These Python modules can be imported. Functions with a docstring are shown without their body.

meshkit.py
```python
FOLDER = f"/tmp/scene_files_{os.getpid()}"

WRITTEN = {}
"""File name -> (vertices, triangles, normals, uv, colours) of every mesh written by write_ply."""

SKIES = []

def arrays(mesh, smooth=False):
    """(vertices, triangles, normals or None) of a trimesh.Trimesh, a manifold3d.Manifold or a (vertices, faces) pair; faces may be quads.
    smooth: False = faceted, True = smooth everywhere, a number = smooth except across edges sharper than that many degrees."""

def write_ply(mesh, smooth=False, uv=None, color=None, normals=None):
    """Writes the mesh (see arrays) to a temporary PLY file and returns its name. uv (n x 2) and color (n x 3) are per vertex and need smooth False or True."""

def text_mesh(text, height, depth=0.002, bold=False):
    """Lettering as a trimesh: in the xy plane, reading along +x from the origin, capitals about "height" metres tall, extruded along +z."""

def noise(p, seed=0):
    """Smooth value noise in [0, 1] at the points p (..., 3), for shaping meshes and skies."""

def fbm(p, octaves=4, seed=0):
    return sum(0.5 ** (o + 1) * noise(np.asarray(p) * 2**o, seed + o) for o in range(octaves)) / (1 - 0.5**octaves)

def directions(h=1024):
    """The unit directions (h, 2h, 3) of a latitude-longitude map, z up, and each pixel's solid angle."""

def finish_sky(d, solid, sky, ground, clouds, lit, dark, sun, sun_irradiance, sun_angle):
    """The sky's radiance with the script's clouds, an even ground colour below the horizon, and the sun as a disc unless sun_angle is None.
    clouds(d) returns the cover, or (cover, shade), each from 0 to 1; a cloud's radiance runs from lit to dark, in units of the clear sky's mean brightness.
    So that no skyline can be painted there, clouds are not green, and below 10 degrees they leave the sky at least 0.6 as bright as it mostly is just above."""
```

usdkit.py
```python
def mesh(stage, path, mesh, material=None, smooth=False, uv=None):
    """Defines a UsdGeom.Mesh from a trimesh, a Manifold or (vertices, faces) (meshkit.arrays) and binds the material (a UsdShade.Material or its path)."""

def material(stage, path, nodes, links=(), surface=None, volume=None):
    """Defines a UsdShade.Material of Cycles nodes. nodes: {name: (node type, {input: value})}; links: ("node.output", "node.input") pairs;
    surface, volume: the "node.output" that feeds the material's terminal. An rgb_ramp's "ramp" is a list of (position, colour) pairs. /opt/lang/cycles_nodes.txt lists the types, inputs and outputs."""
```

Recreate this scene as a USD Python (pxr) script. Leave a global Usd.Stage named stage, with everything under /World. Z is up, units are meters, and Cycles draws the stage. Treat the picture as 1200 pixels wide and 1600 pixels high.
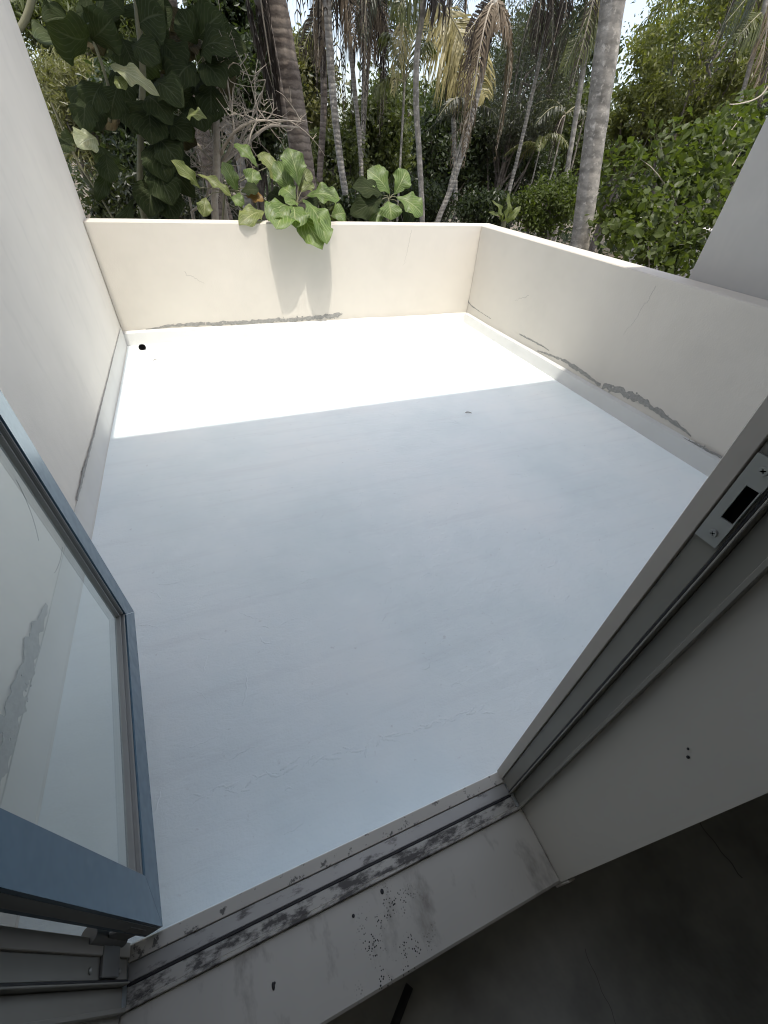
import math, random
import numpy as np, trimesh, manifold3d, usdkit, meshkit
from shapely.geometry import Polygon, Point, LineString
from pxr import Usd, UsdGeom, UsdLux, UsdShade, Gf, Sdf, Vt

stage = Usd.Stage.CreateInMemory()
UsdGeom.SetStageUpAxis(stage, UsdGeom.Tokens.z)
UsdGeom.SetStageMetersPerUnit(stage, 1.0)
WORLD = UsdGeom.Xform.Define(stage, '/World')
stage.SetDefaultPrim(WORLD.GetPrim())
UsdGeom.Scope.Define(stage, '/World/Looks')

# ------------------------------------------------------------------ camera
PITCH, YAW, ROLL, FPX = 0.724062, 0.418655, 0.0701552, 638.1
CAM = np.array([0.7206, 0.0, 1.4151])
EXPOSURE = 1.08
_f = np.array([math.sin(YAW)*math.cos(PITCH), math.cos(YAW)*math.cos(PITCH), -math.sin(PITCH)])
_r = np.array([math.cos(YAW), -math.sin(YAW), 0.0]); _u = np.cross(_r, _f)
RIGHT = math.cos(ROLL)*_r + math.sin(ROLL)*_u
UP = -math.sin(ROLL)*_r + math.cos(ROLL)*_u
FWD = _f
cam = UsdGeom.Camera.Define(stage, '/World/camera')
m = Gf.Matrix4d(*RIGHT, 0, *UP, 0, *(-FWD), 0, *CAM, 1)
cam.AddTransformOp().Set(m)
cam.CreateHorizontalApertureAttr(36.0); cam.CreateVerticalApertureAttr(48.0)
cam.CreateFocalLengthAttr(36.0*FPX/1200.0)
cam.CreateClippingRangeAttr(Gf.Vec2f(0.02, 500))
cam.CreateExposureAttr(EXPOSURE)

# ------------------------------------------------------------------ sky and sun
SUN_EL = math.radians(75.5)
SUN = np.array([-0.010, -math.cos(SUN_EL), math.sin(SUN_EL)]); SUN /= np.linalg.norm(SUN)
SUN_ROT = math.atan2(SUN[0], SUN[1])
SKY_STRENGTH, SUN_INTENSITY = 0.15, 0.56
skymat = usdkit.material(stage, '/World/Looks/sky_material', {
    'sky': ('sky_texture', {'sky_type': 'single_scattering', 'sun_disc': False, 'sun_elevation': float(math.asin(SUN[2])),
                            'sun_rotation': float(SUN_ROT), 'altitude': 50.0, 'air_density': 1.0, 'aerosol_density': 3.0, 'ozone_density': 1.0}),
    'hz': ('hsv', {'saturation': 0.68}),
    'bg': ('background_shader', {'strength': SKY_STRENGTH})}, [('sky.color', 'hz.color'), ('hz.color', 'bg.color')], surface='bg.background')
dome = UsdLux.DomeLight.Define(stage, '/World/sky')
UsdShade.MaterialBindingAPI.Apply(dome.GetPrim()).Bind(skymat)
dome.GetPrim().SetCustomDataByKey('kind', 'structure')
sun = UsdLux.DistantLight.Define(stage, '/World/sun')
sun.CreateNormalizeAttr(True) if hasattr(sun, 'CreateNormalizeAttr') else UsdLux.LightAPI(sun).CreateNormalizeAttr(True)
sun.CreateIntensityAttr(SUN_INTENSITY); sun.CreateAngleAttr(0.5); sun.CreateColorAttr(Gf.Vec3f(1.0, 0.95, 0.87))
zz = SUN; xx = np.cross([0, 1, 0], zz); xx /= np.linalg.norm(xx); yy = np.cross(zz, xx)
sun.AddTransformOp().Set(Gf.Matrix4d(*xx, 0, *yy, 0, *zz, 0, 0, 0, 0, 1))

# ------------------------------------------------------------------ helpers
rng = np.random.default_rng(7)
random.seed(7)
USED = {}
def numbered(parent, name):
    k = (parent, name); n = USED.get(k, 0); USED[k] = n+1
    return name if n == 0 else f'{name}_{n:03d}'
def tag(p, label=None, cat=None, group=None, kind=None):
    p = p.GetPrim() if hasattr(p, 'GetPrim') else p
    for k, v in (('label', label), ('category', cat), ('group', group), ('kind', kind)):
        if v: p.SetCustomDataByKey(k, v)
    return p
def thing(name, label=None, cat=None, loc=(0, 0, 0), group=None, kind=None):
    x = UsdGeom.Xform.Define(stage, '/World/'+numbered('/World', name))
    x.AddTranslateOp().Set(Gf.Vec3d(*map(float, loc)))
    tag(x, label, cat, group, kind)
    x.loc = np.array(loc, float)
    LOC[str(x.GetPath())] = np.array(loc, float)
    return x
LOC = {}
def obj(name, mesh, mat, parent=None, smooth=False, uv=None, label=None, cat=None, group=None, kind=None):
    """one Mesh; coordinates are world ones, moved into the parent's frame"""
    pp = str(parent.GetPath()) if parent is not None else '/World'
    if isinstance(mesh, tuple): v, f = mesh; v = np.array(v, float)
    elif hasattr(mesh, 'to_mesh'):
        q = mesh.to_mesh(); v, f = np.array(q.vert_properties[:, :3], float), np.array(q.tri_verts)
    else: v, f = np.array(mesh.vertices, float), np.array(mesh.faces)
    v = v - LOC.get(pp, np.zeros(3))
    path = pp+'/'+numbered(pp, name)
    LOC[path] = LOC.get(pp, np.zeros(3))
    g = usdkit.mesh(stage, path, (v, f), mat, smooth=smooth, uv=uv)
    tag(g, label, cat, group, kind)
    return g

class MB:
    def __init__(s): s.v = []; s.f = []; s.n = 0
    def add(s, v, f):
        v = np.asarray(v, float); f = np.asarray(f, int)
        if f.shape[1] == 4: f = np.vstack([f[:, [0, 1, 2]], f[:, [0, 2, 3]]])
        s.v.append(v); s.f.append(f+s.n); s.n += len(v); return s
    def mesh(s): return (np.vstack(s.v), np.vstack(s.f))
    def box(s, x0, x1, y0, y1, z0, z1, b=0.0):
        q = boxm(x0, x1, y0, y1, z0, z1, b); return s.add(q.vertices, q.faces)
def boxm(x0, x1, y0, y1, z0, z1, b=0.0):
    if b <= 0:
        q = trimesh.creation.box(extents=(x1-x0, y1-y0, z1-z0)); q.apply_translation(((x0+x1)/2, (y0+y1)/2, (z0+z1)/2)); return q
    P = []
    for sx, a in ((1, x0), (-1, x1)):
        for sy, c in ((1, y0), (-1, y1)):
            for sz, d in ((1, z0), (-1, z1)):
                P += [(a+sx*b, c+sy*b, d), (a+sx*b, c, d+sz*b), (a, c+sy*b, d+sz*b)]
    return trimesh.convex.convex_hull(np.array(P))
def tube(path, rad, n=8, cap=True):
    path = np.asarray(path, float); rad = np.broadcast_to(np.asarray(rad, float), (len(path),))
    t = np.gradient(path, axis=0); t /= np.linalg.norm(t, axis=1, keepdims=True)+1e-12
    ref = np.array([0, 0, 1.0]) if abs(t[0][2]) < .9 else np.array([1.0, 0, 0])
    V = []; nrm = np.cross(t[0], ref); nrm /= np.linalg.norm(nrm)
    for i in range(len(path)):
        nrm = nrm - t[i]*(nrm@t[i]); nrm /= np.linalg.norm(nrm)+1e-12
        b = np.cross(t[i], nrm); a = np.linspace(0, 2*np.pi, n, endpoint=False)
        V.append(path[i]+rad[i]*(np.cos(a)[:, None]*nrm+np.sin(a)[:, None]*b))
    V = np.vstack(V); F = []
    for i in range(len(path)-1):
        for j in range(n):
            k = (j+1) % n; F += [(i*n+j, i*n+k, (i+1)*n+k), (i*n+j, (i+1)*n+k, (i+1)*n+j)]
    if cap:
        for base, flip in ((0, 1), ((len(path)-1)*n, 0)):
            for j in range(1, n-1): F.append((base, base+j+1, base+j) if flip else (base, base+j, base+j+1))
    return V, np.array(F)
def spline(pts, n=24):
    pts = np.asarray(pts, float)
    if len(pts) == 2: return pts[0]+(pts[1]-pts[0])*np.linspace(0, 1, n)[:, None]
    from scipy.interpolate import PchipInterpolator
    s = np.r_[0, np.cumsum(np.linalg.norm(np.diff(pts, axis=0), axis=1))]
    return PchipInterpolator(s, pts)(np.linspace(0, s[-1], n))
def at(px, py, Y):
    """the point of the plane y = Y that a bearing measured off the photograph meets (survey helper)"""
    d = (px-600)/FPX*RIGHT-(py-800)/FPX*UP+FWD
    return CAM+d*((Y-CAM[1])/d[1])
def on(px, py, axis, val):
    d = (px-600)/FPX*RIGHT-(py-800)/FPX*UP+FWD
    return CAM+d*((val-CAM[axis])/d[axis])

# ------------------------------------------------------------------ materials
def mat(name, nodes, links, surface): return usdkit.material(stage, '/World/Looks/'+name, nodes, links, surface)
def plain(name, col, rough=.5, metallic=0.0, noise=0.0, scale=8.0, bump=0.0, bscale=60.0, spec=.5):
    n = {'g': ('geometry', {}), 'p': ('principled_bsdf', {'base_color': col, 'roughness': rough, 'metallic': metallic, 'specular_ior_level': spec})}
    l = []
    if noise:
        c = np.array(col)
        n['n'] = ('noise_texture', {'scale': scale, 'detail': 6.0, 'roughness': .6})
        n['r'] = ('rgb_ramp', {'ramp': [(.25, tuple(c*(1-noise))), (.75, tuple(np.minimum(c*(1+noise), .95)))]})
        l += [('g.position', 'n.vector'), ('n.fac', 'r.fac'), ('r.color', 'p.base_color')]
    if bump:
        n['bn'] = ('noise_texture', {'scale': bscale, 'detail': 5.0})
        n['b'] = ('bump', {'strength': bump, 'distance': .004})
        l += [('g.position', 'bn.vector'), ('bn.fac', 'b.height'), ('b.normal', 'p.normal')]
    return mat(name, n, l, 'p.BSDF')

def plaster(name, col, stain=(.50, .47, .42), amount=.35, rough=.75, bump=.22):
    """painted cement plaster: broad uneven tone, faint dirty runs, brushed and sandy relief"""
    c = np.array(col)
    n = {'g': ('geometry', {}),
         'n1': ('noise_texture', {'scale': 1.7, 'detail': 5.0, 'roughness': .62}),
         'r1': ('rgb_ramp', {'ramp': [(.3, tuple(c*.94)), (.5, tuple(c)), (.72, tuple(np.minimum(c*1.035, .9)))]}),
         'm': ('mapping', {'scale': (9.0, 9.0, 2.2)}),
         'n2': ('noise_texture', {'scale': 1.0, 'detail': 7.0, 'roughness': .7}),
         'r2': ('rgb_ramp', {'ramp': [(.53, (0, 0, 0)), (.80, (amount,)*3)]}),
         'mx': ('mix_color', {'b': stain}),
         'n3': ('noise_texture', {'scale': 120.0, 'detail': 4.0}), 'n4': ('noise_texture', {'scale': 9.0, 'detail': 5.0}),
         'ad': ('math', {'math_type': 'multiply_add', 'value2': 3.0}),
         'b': ('bump', {'strength': bump, 'distance': .003}),
         'p': ('principled_bsdf', {'roughness': rough, 'specular_ior_level': .3})}
    l = [('g.position', 'n1.vector'), ('n1.fac', 'r1.fac'), ('g.position', 'm.vector'), ('m.vector', 'n2.vector'), ('n2.fac', 'r2.fac'),
         ('r1.color', 'mx.a'), ('r2.color', 'mx.fac'), ('mx.result', 'p.base_color'),
         ('g.position', 'n3.vector'), ('g.position', 'n4.vector'), ('n4.fac', 'ad.value1'), ('n3.fac', 'ad.value3'), ('ad.value', 'b.height'), ('b.normal', 'p.normal')]
    return mat(name, n, l, 'p.BSDF')

M = {}
M['wall'] = plaster('cream_wall_paint', (.525, .49, .43), bump=.3)
M['wall_left'] = plaster('left_wall_paint', (.60, .56, .495), amount=.65, bump=.3)
M['grey_wall'] = plaster('grey_wall_paint', (.41, .395, .365))
M['ledge'] = plaster('ledge_plaster', (.56, .535, .475), amount=.6, bump=.06)
M['ledge_spot'] = mat('splattered_ledge', {
    'g': ('geometry', {}), 'n1': ('noise_texture', {'scale': 3.0, 'detail': 6.0}), 'r1': ('rgb_ramp', {'ramp': [(.3, (.47, .45, .395)), (.7, (.57, .545, .48))]}),
    'v': ('voronoi_texture', {'scale': 230.0, 'randomness': 1.0}), 'vs': ('math', {'math_type': 'less_than', 'value2': .30}),
    'nm': ('noise_texture', {'scale': 26.0, 'detail': 3.0}), 'nr': ('rgb_ramp', {'ramp': [(.47, (0, 0, 0)), (.52, (1, 1, 1))]}),
    'd': ('vector_math', {'math_type': 'distance', 'vector2': (.815, .015, .275)}), 'dr': ('map_range', {'from_min': .055, 'from_max': .085, 'to_min': 1.0, 'to_max': 0.0, 'clamp': True}),
    'd2': ('vector_math', {'math_type': 'distance', 'vector2': (.765, -.035, .275)}), 'dr2': ('map_range', {'from_min': .02, 'from_max': .05, 'to_min': 1.0, 'to_max': 0.0, 'clamp': True}),
    'mxm': ('math', {'math_type': 'maximum'}), 'k': ('math', {'math_type': 'multiply'}), 'k2': ('math', {'math_type': 'multiply'}), 'mx': ('mix_color', {'b': (.03, .028, .025)}),
    'mp': ('mapping', {'scale': (14, 7, 10), 'rotation': (0, 0, .5)}), 'ns': ('noise_texture', {'scale': 1.0, 'detail': 7.0, 'roughness': .65}), 'rs': ('rgb_ramp', {'ramp': [(.54, (0, 0, 0)), (.70, (.7,)*3)]}), 'ms': ('mix_color', {'b': (.22, .195, .165)}),
    'b': ('bump', {'strength': .1, 'distance': .003}), 'p': ('principled_bsdf', {'roughness': .7, 'specular_ior_level': .3})},
    [('g.position', 'n1.vector'), ('n1.fac', 'r1.fac'), ('g.position', 'v.vector'), ('v.distance', 'vs.value1'), ('g.position', 'nm.vector'), ('nm.fac', 'nr.fac'),
     ('g.position', 'd.vector1'), ('d.value', 'dr.value'), ('g.position', 'd2.vector1'), ('d2.value', 'dr2.value'), ('dr.result', 'mxm.value1'), ('dr2.result', 'mxm.value2'),
     ('mxm.value', 'k.value1'), ('nr.color', 'k.value2'), ('k.value', 'k2.value1'), ('vs.value', 'k2.value2'), ('g.position', 'mp.vector'), ('mp.vector', 'ns.vector'), ('ns.fac', 'rs.fac'),
     ('r1.color', 'ms.a'), ('rs.color', 'ms.fac'), ('ms.result', 'mx.a'), ('k2.value', 'mx.fac'), ('mx.result', 'p.base_color'), ('n1.fac', 'b.height'), ('b.normal', 'p.normal')], 'p.BSDF')
M['upstand'] = plaster('waterproof_upstand', (.525, .53, .51), amount=.35)
M['upstand_left'] = plaster('left_waterproof_upstand', (.57, .56, .525), amount=.4)
M['peel'] = plain('bare_cement', (.255, .25, .23), .9, noise=.25, scale=60, bump=.6, bscale=200)
M['crack'] = plain('dark_crack', (.19, .185, .165), .9)
M['room'] = plain('room_plaster', (.66, .63, .58), .9, noise=.1)
M['room_floor'] = plain('room_floor_cement', (.34, .335, .295), .75, noise=.4, scale=5, bump=.4)
# terrace floor: white roof coating rolled over cement: long lap marks, trowel ridges, faint grey scuffs
M['floor'] = mat('white_roof_coating', {
    'g': ('geometry', {}),
    'n1': ('noise_texture', {'scale': 1.1, 'detail': 6.0, 'roughness': .6}),
    'r1': ('rgb_ramp', {'ramp': [(.3, (.69, .775, .79)), (.5, (.775, .84, .85)), (.70, (.84, .875, .87))]}),
    'm2': ('mapping', {'scale': (.9, 12.0, 1.0), 'rotation': (0, 0, .12)}), 'n2': ('noise_texture', {'scale': 1.0, 'detail': 8.0, 'roughness': .72}),
    'r2': ('rgb_ramp', {'ramp': [(.52, (0, 0, 0)), (.75, (.4,)*3)]}), 'mx': ('mix_color', {'b': (.64, .68, .70)}),
    'n5': ('noise_texture', {'scale': 38.0, 'detail': 3.0}), 'r5': ('rgb_ramp', {'ramp': [(.69, (0, 0, 0)), (.76, (.4,)*3)]}), 'mx2': ('mix_color', {'b': (.50, .51, .52)}),
    'm3': ('mapping', {'scale': (6.0, 13.0, 1.0), 'rotation': (0, 0, -.25)}), 'n3': ('noise_texture', {'scale': 1.6, 'detail': 7.0, 'roughness': .66, 'distortion': .5}),
    'n4': ('noise_texture', {'scale': 140.0, 'detail': 3.0}),
    'ad': ('math', {'math_type': 'multiply_add', 'value2': 5.0}),
    'b': ('bump', {'strength': .2, 'distance': .003}),
    'p': ('principled_bsdf', {'roughness': .55, 'specular_ior_level': .35})},
    [('g.position', 'n1.vector'), ('n1.fac', 'r1.fac'), ('g.position', 'm2.vector'), ('m2.vector', 'n2.vector'), ('n2.fac', 'r2.fac'),
     ('r1.color', 'mx.a'), ('r2.color', 'mx.fac'), ('g.position', 'n5.vector'), ('n5.fac', 'r5.fac'), ('mx.result', 'mx2.a'), ('r5.color', 'mx2.fac'), ('mx2.result', 'p.base_color'),
     ('g.position', 'm3.vector'), ('m3.vector', 'n3.vector'), ('g.position', 'n4.vector'), ('n3.fac', 'ad.value1'), ('n4.fac', 'ad.value3'),
     ('ad.value', 'b.height'), ('b.normal', 'p.normal')], 'p.BSDF')
def aluminium(name, col, rough, metallic=.85, dirt=0.0, dirtcol=(.06, .055, .05), lo=.55, hi=.62, scale=22.0, stretch=(1, 1, 1)):
    c = np.array(col)
    n = {'g': ('geometry', {}), 'm': ('mapping', {'scale': (3.0, 3.0, 3.0)}), 'n': ('noise_texture', {'scale': 2.0, 'detail': 5.0}),
         'r': ('rgb_ramp', {'ramp': [(.3, tuple(c*.96)), (.7, tuple(np.minimum(c*1.03, 1)))]}),
         'nr': ('noise_texture', {'scale': 30.0, 'detail': 4.0}), 'rr': ('map_range', {'from_min': .3, 'from_max': .7, 'to_min': rough*.95, 'to_max': min(rough*1.08, 1)}),
         'md': ('mapping', {'scale': stretch}), 'nd': ('noise_texture', {'scale': scale, 'detail': 7.0, 'roughness': .68}),
         'rd': ('rgb_ramp', {'ramp': [(lo, (0, 0, 0)), (hi, (dirt,)*3)]}), 'mx': ('mix_color', {'b': dirtcol}),
         'iv': ('math', {'math_type': 'multiply_add', 'value2': -metallic, 'value3': metallic}),
         'p': ('principled_bsdf', {'metallic': metallic, 'roughness': rough})}
    l = [('g.position', 'm.vector'), ('m.vector', 'n.vector'), ('n.fac', 'r.fac'), ('g.position', 'nr.vector'), ('nr.fac', 'rr.value'), ('rr.result', 'p.roughness')]
    if dirt:
        l += [('g.position', 'md.vector'), ('md.vector', 'nd.vector'), ('nd.fac', 'rd.fac'), ('r.color', 'mx.a'), ('rd.color', 'mx.fac'), ('mx.result', 'p.base_color'), ('rd.color', 'iv.value1'), ('iv.value', 'p.metallic')]
    else: l += [('r.color', 'p.base_color')]
    return mat(name, n, l, 'p.BSDF')
M['leaf_alu'] = aluminium('sash_aluminium', (.085, .14, .185), .26, .75)
M['bead'] = aluminium('bead_aluminium', (.28, .28, .265), .5, .5)
M['dark_alu'] = aluminium('hinge_aluminium', (.22, .22, .21), .45, .7)
M['jamb'] = aluminium('jamb_aluminium', (.27, .26, .225), .5, .2)
M['jamb_light'] = aluminium('jamb_outer_flange', (.50, .465, .41), .6, .15)
M['sill'] = aluminium('sill_aluminium', (.38, .375, .35), .42, .4, dirt=.8, lo=.56, hi=.66, scale=16, stretch=(1, 2.5, 1))
M['sill_outer'] = aluminium('sill_outer_flange', (.52, .495, .435), .65, .1, dirt=.85, lo=.57, hi=.62, scale=40)
M['sill_dirty'] = aluminium('sill_channel', (.45, .435, .39), .5, .35, dirt=.95, lo=.46, hi=.58, scale=18, stretch=(1, 2.2, 1))
M['steel'] = aluminium('brushed_steel', (.40, .40, .375), .4, .7)
M['screw'] = aluminium('screw_steel', (.45, .45, .43), .35, .9)
M['black'] = plain('black_hole', (.003, .003, .003), 1.0, spec=0.0)
M['gasket'] = plain('rubber_gasket', (.012, .012, .013), .55)
M['pvc'] = plain('dark_pipe', (.015, .015, .016), .5)
# window pane: clear float glass with a slight green tint and a film of dust
M['glass'] = mat('float_glass', {
    'fr': ('fresnel', {'IOR': 1.65}), 'tr': ('transparent_bsdf', {'color': (.86, .90, .88)}), 'gl': ('glossy_bsdf', {'roughness': .02, 'color': (.95, .97, .96)}),
    'mx': ('mix_closure', {}), 'di': ('diffuse_bsdf', {'color': (.52, .55, .50)}), 'g': ('geometry', {}), 'n': ('noise_texture', {'scale': 3.0, 'detail': 5.0}),
    'mr': ('map_range', {'from_min': .3, 'from_max': .75, 'to_min': .16, 'to_max': .30}), 'm2': ('mix_closure', {})},
    [('fr.fac', 'mx.fac'), ('tr.BSDF', 'mx.closure1'), ('gl.BSDF', 'mx.closure2'), ('g.position', 'n.vector'), ('n.fac', 'mr.value'), ('mr.result', 'm2.fac'),
     ('mx.closure', 'm2.closure1'), ('di.BSDF', 'm2.closure2')], 'm2.closure')

def foliage(name, lo, hi, trans=.35, rough=.42, spec=.5, tint=(1.15, 1.25, .5)):
    lo, hi = np.array(lo), np.array(hi)
    return mat(name, {
        'g': ('geometry', {}), 'r': ('rgb_ramp', {'ramp': [(0, tuple(lo)), (.6, tuple((lo+hi)/2)), (1, tuple(hi))]}),
        'r2': ('rgb_ramp', {'ramp': [(0, tuple(lo*tint)), (1, tuple(hi*tint))]}),
        'p': ('principled_bsdf', {'roughness': rough, 'specular_ior_level': spec}), 't': ('translucent_bsdf', {}), 'm': ('mix_closure', {'fac': trans})},
        [('g.random_per_island', 'r.fac'), ('g.random_per_island', 'r2.fac'), ('r.color', 'p.base_color'), ('r2.color', 't.color'), ('p.BSDF', 'm.closure1'), ('t.BSDF', 'm.closure2')], 'm.closure')
M['f_dark'] = foliage('foliage_dark', (.03,.042,.016), (.10,.12,.048))
M['f_mid'] = foliage('foliage_mid', (.07,.085,.025), (.20,.215,.075))
M['f_olive'] = foliage('foliage_olive', (0.14, 0.14, 0.06), (0.3, 0.28, 0.13))
M['f_fine'] = foliage('foliage_grey', (0.05, 0.055, 0.036), (0.13, 0.135, 0.085))
M['f_mango'] = foliage('foliage_yellowgreen', (.13,.14,.04), (.42,.39,.14), trans=.45)
M['f_bush'] = foliage('foliage_bush', (.065,.085,.02), (.42,.42,.13), trans=.42, rough=.48, spec=.35)
M['f_palm'] = foliage('palm_green', (.09,.10,.03), (.22,.22,.08))
M['f_palm_dark'] = foliage('palm_dark', (.03,.036,.016), (.085,.09,.04))
M['f_dead'] = foliage('palm_dead', (.15,.115,.075), (.34,.27,.18), trans=.2, rough=.7, tint=(1, .9, .7))
M['f_dead_dark'] = foliage('palm_dead_dark', (.04, .03, .022), (.10, .075, .055), trans=.15, rough=.8, tint=(1, .9, .7))
M['f_frond'] = foliage('palm_yellowing', (.30,.26,.12), (.55,.49,.30), trans=.3)
M['rachis'] = plain('frond_rachis', (.22, .20, .12), .6)
M['twig'] = plain('bare_twig', (.33, .285, .225), .85, noise=.25, scale=30)
M['stem'] = plain('green_stem', (.13, .125, .07), .7, noise=.2, scale=30)
def bark(name, a, b, rings=12.0, ringdark=.45, lichen=.35):
    """palm bark: mottled grey-brown, thin irregular ring scars, pale lichen blotches"""
    a, b = np.array(a), np.array(b)
    return mat(name, {
        'g': ('geometry', {}), 'm': ('mapping', {'scale': (1, 1, 2.2)}),
        'n': ('noise_texture', {'scale': 5.0, 'detail': 8.0, 'roughness': .68}), 'r': ('rgb_ramp', {'ramp': [(.3, tuple(a)), (.5, tuple((a+b)/2)), (.7, tuple(b))]}),
        'w': ('wave_texture', {'bands_direction': 'z', 'scale': rings*.314, 'distortion': 3.5, 'detail': 5.0, 'detail_scale': 1.6, 'detail_roughness': .7}),
        'rl': ('rgb_ramp', {'ramp': [(0, (ringdark,)*3), (.10, (ringdark*.7,)*3), (.24, (0, 0, 0))]}), 'm1': ('mix_color', {'b': tuple(a*.45)}),
        'nl': ('noise_texture', {'scale': 17.0, 'detail': 5.0, 'roughness': .6}), 'rr': ('rgb_ramp', {'ramp': [(.56, (0, 0, 0)), (.64, (lichen,)*3)]}), 'm2': ('mix_color', {'b': tuple(np.minimum(b*1.35+.03, .6))}),
        'n2': ('noise_texture', {'scale': 60.0, 'detail': 4.0}), 'ad': ('math', {'math_type': 'multiply_add', 'value2': .5}),
        'b': ('bump', {'strength': .7, 'distance': .006}), 'p': ('principled_bsdf', {'roughness': .9, 'specular_ior_level': .2})},
        [('g.position', 'm.vector'), ('m.vector', 'n.vector'), ('n.fac', 'r.fac'), ('g.position', 'w.vector'), ('w.fac', 'rl.fac'), ('r.color', 'm1.a'), ('rl.color', 'm1.fac'),
         ('g.position', 'nl.vector'), ('nl.fac', 'rr.fac'), ('m1.result', 'm2.a'), ('rr.color', 'm2.fac'), ('m2.result', 'p.base_color'),
         ('g.position', 'n2.vector'), ('n2.fac', 'ad.value1'), ('w.fac', 'ad.value3'), ('ad.value', 'b.height'), ('b.normal', 'p.normal')], 'p.BSDF')
M['bark_grey'] = bark('palm_bark_grey', (.15, .135, .115), (.36, .34, .30), 16)
M['bark_pale'] = bark('palm_bark_pale', (.14, .13, .11), (.38, .35, .30), 6, .28, .5)
M['bark_brown'] = bark('palm_bark_brown', (.09, .068, .055), (.24, .205, .17), 14, .5, .15)
M['bark_tree'] = bark('tree_bark', (.07, .06, .05), (.20, .175, .15), 2, .2)
M['ground'] = plain('forest_soil', (.10, .08, .055), .95, noise=.5, scale=1.6, bump=.8, bscale=8)
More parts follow.
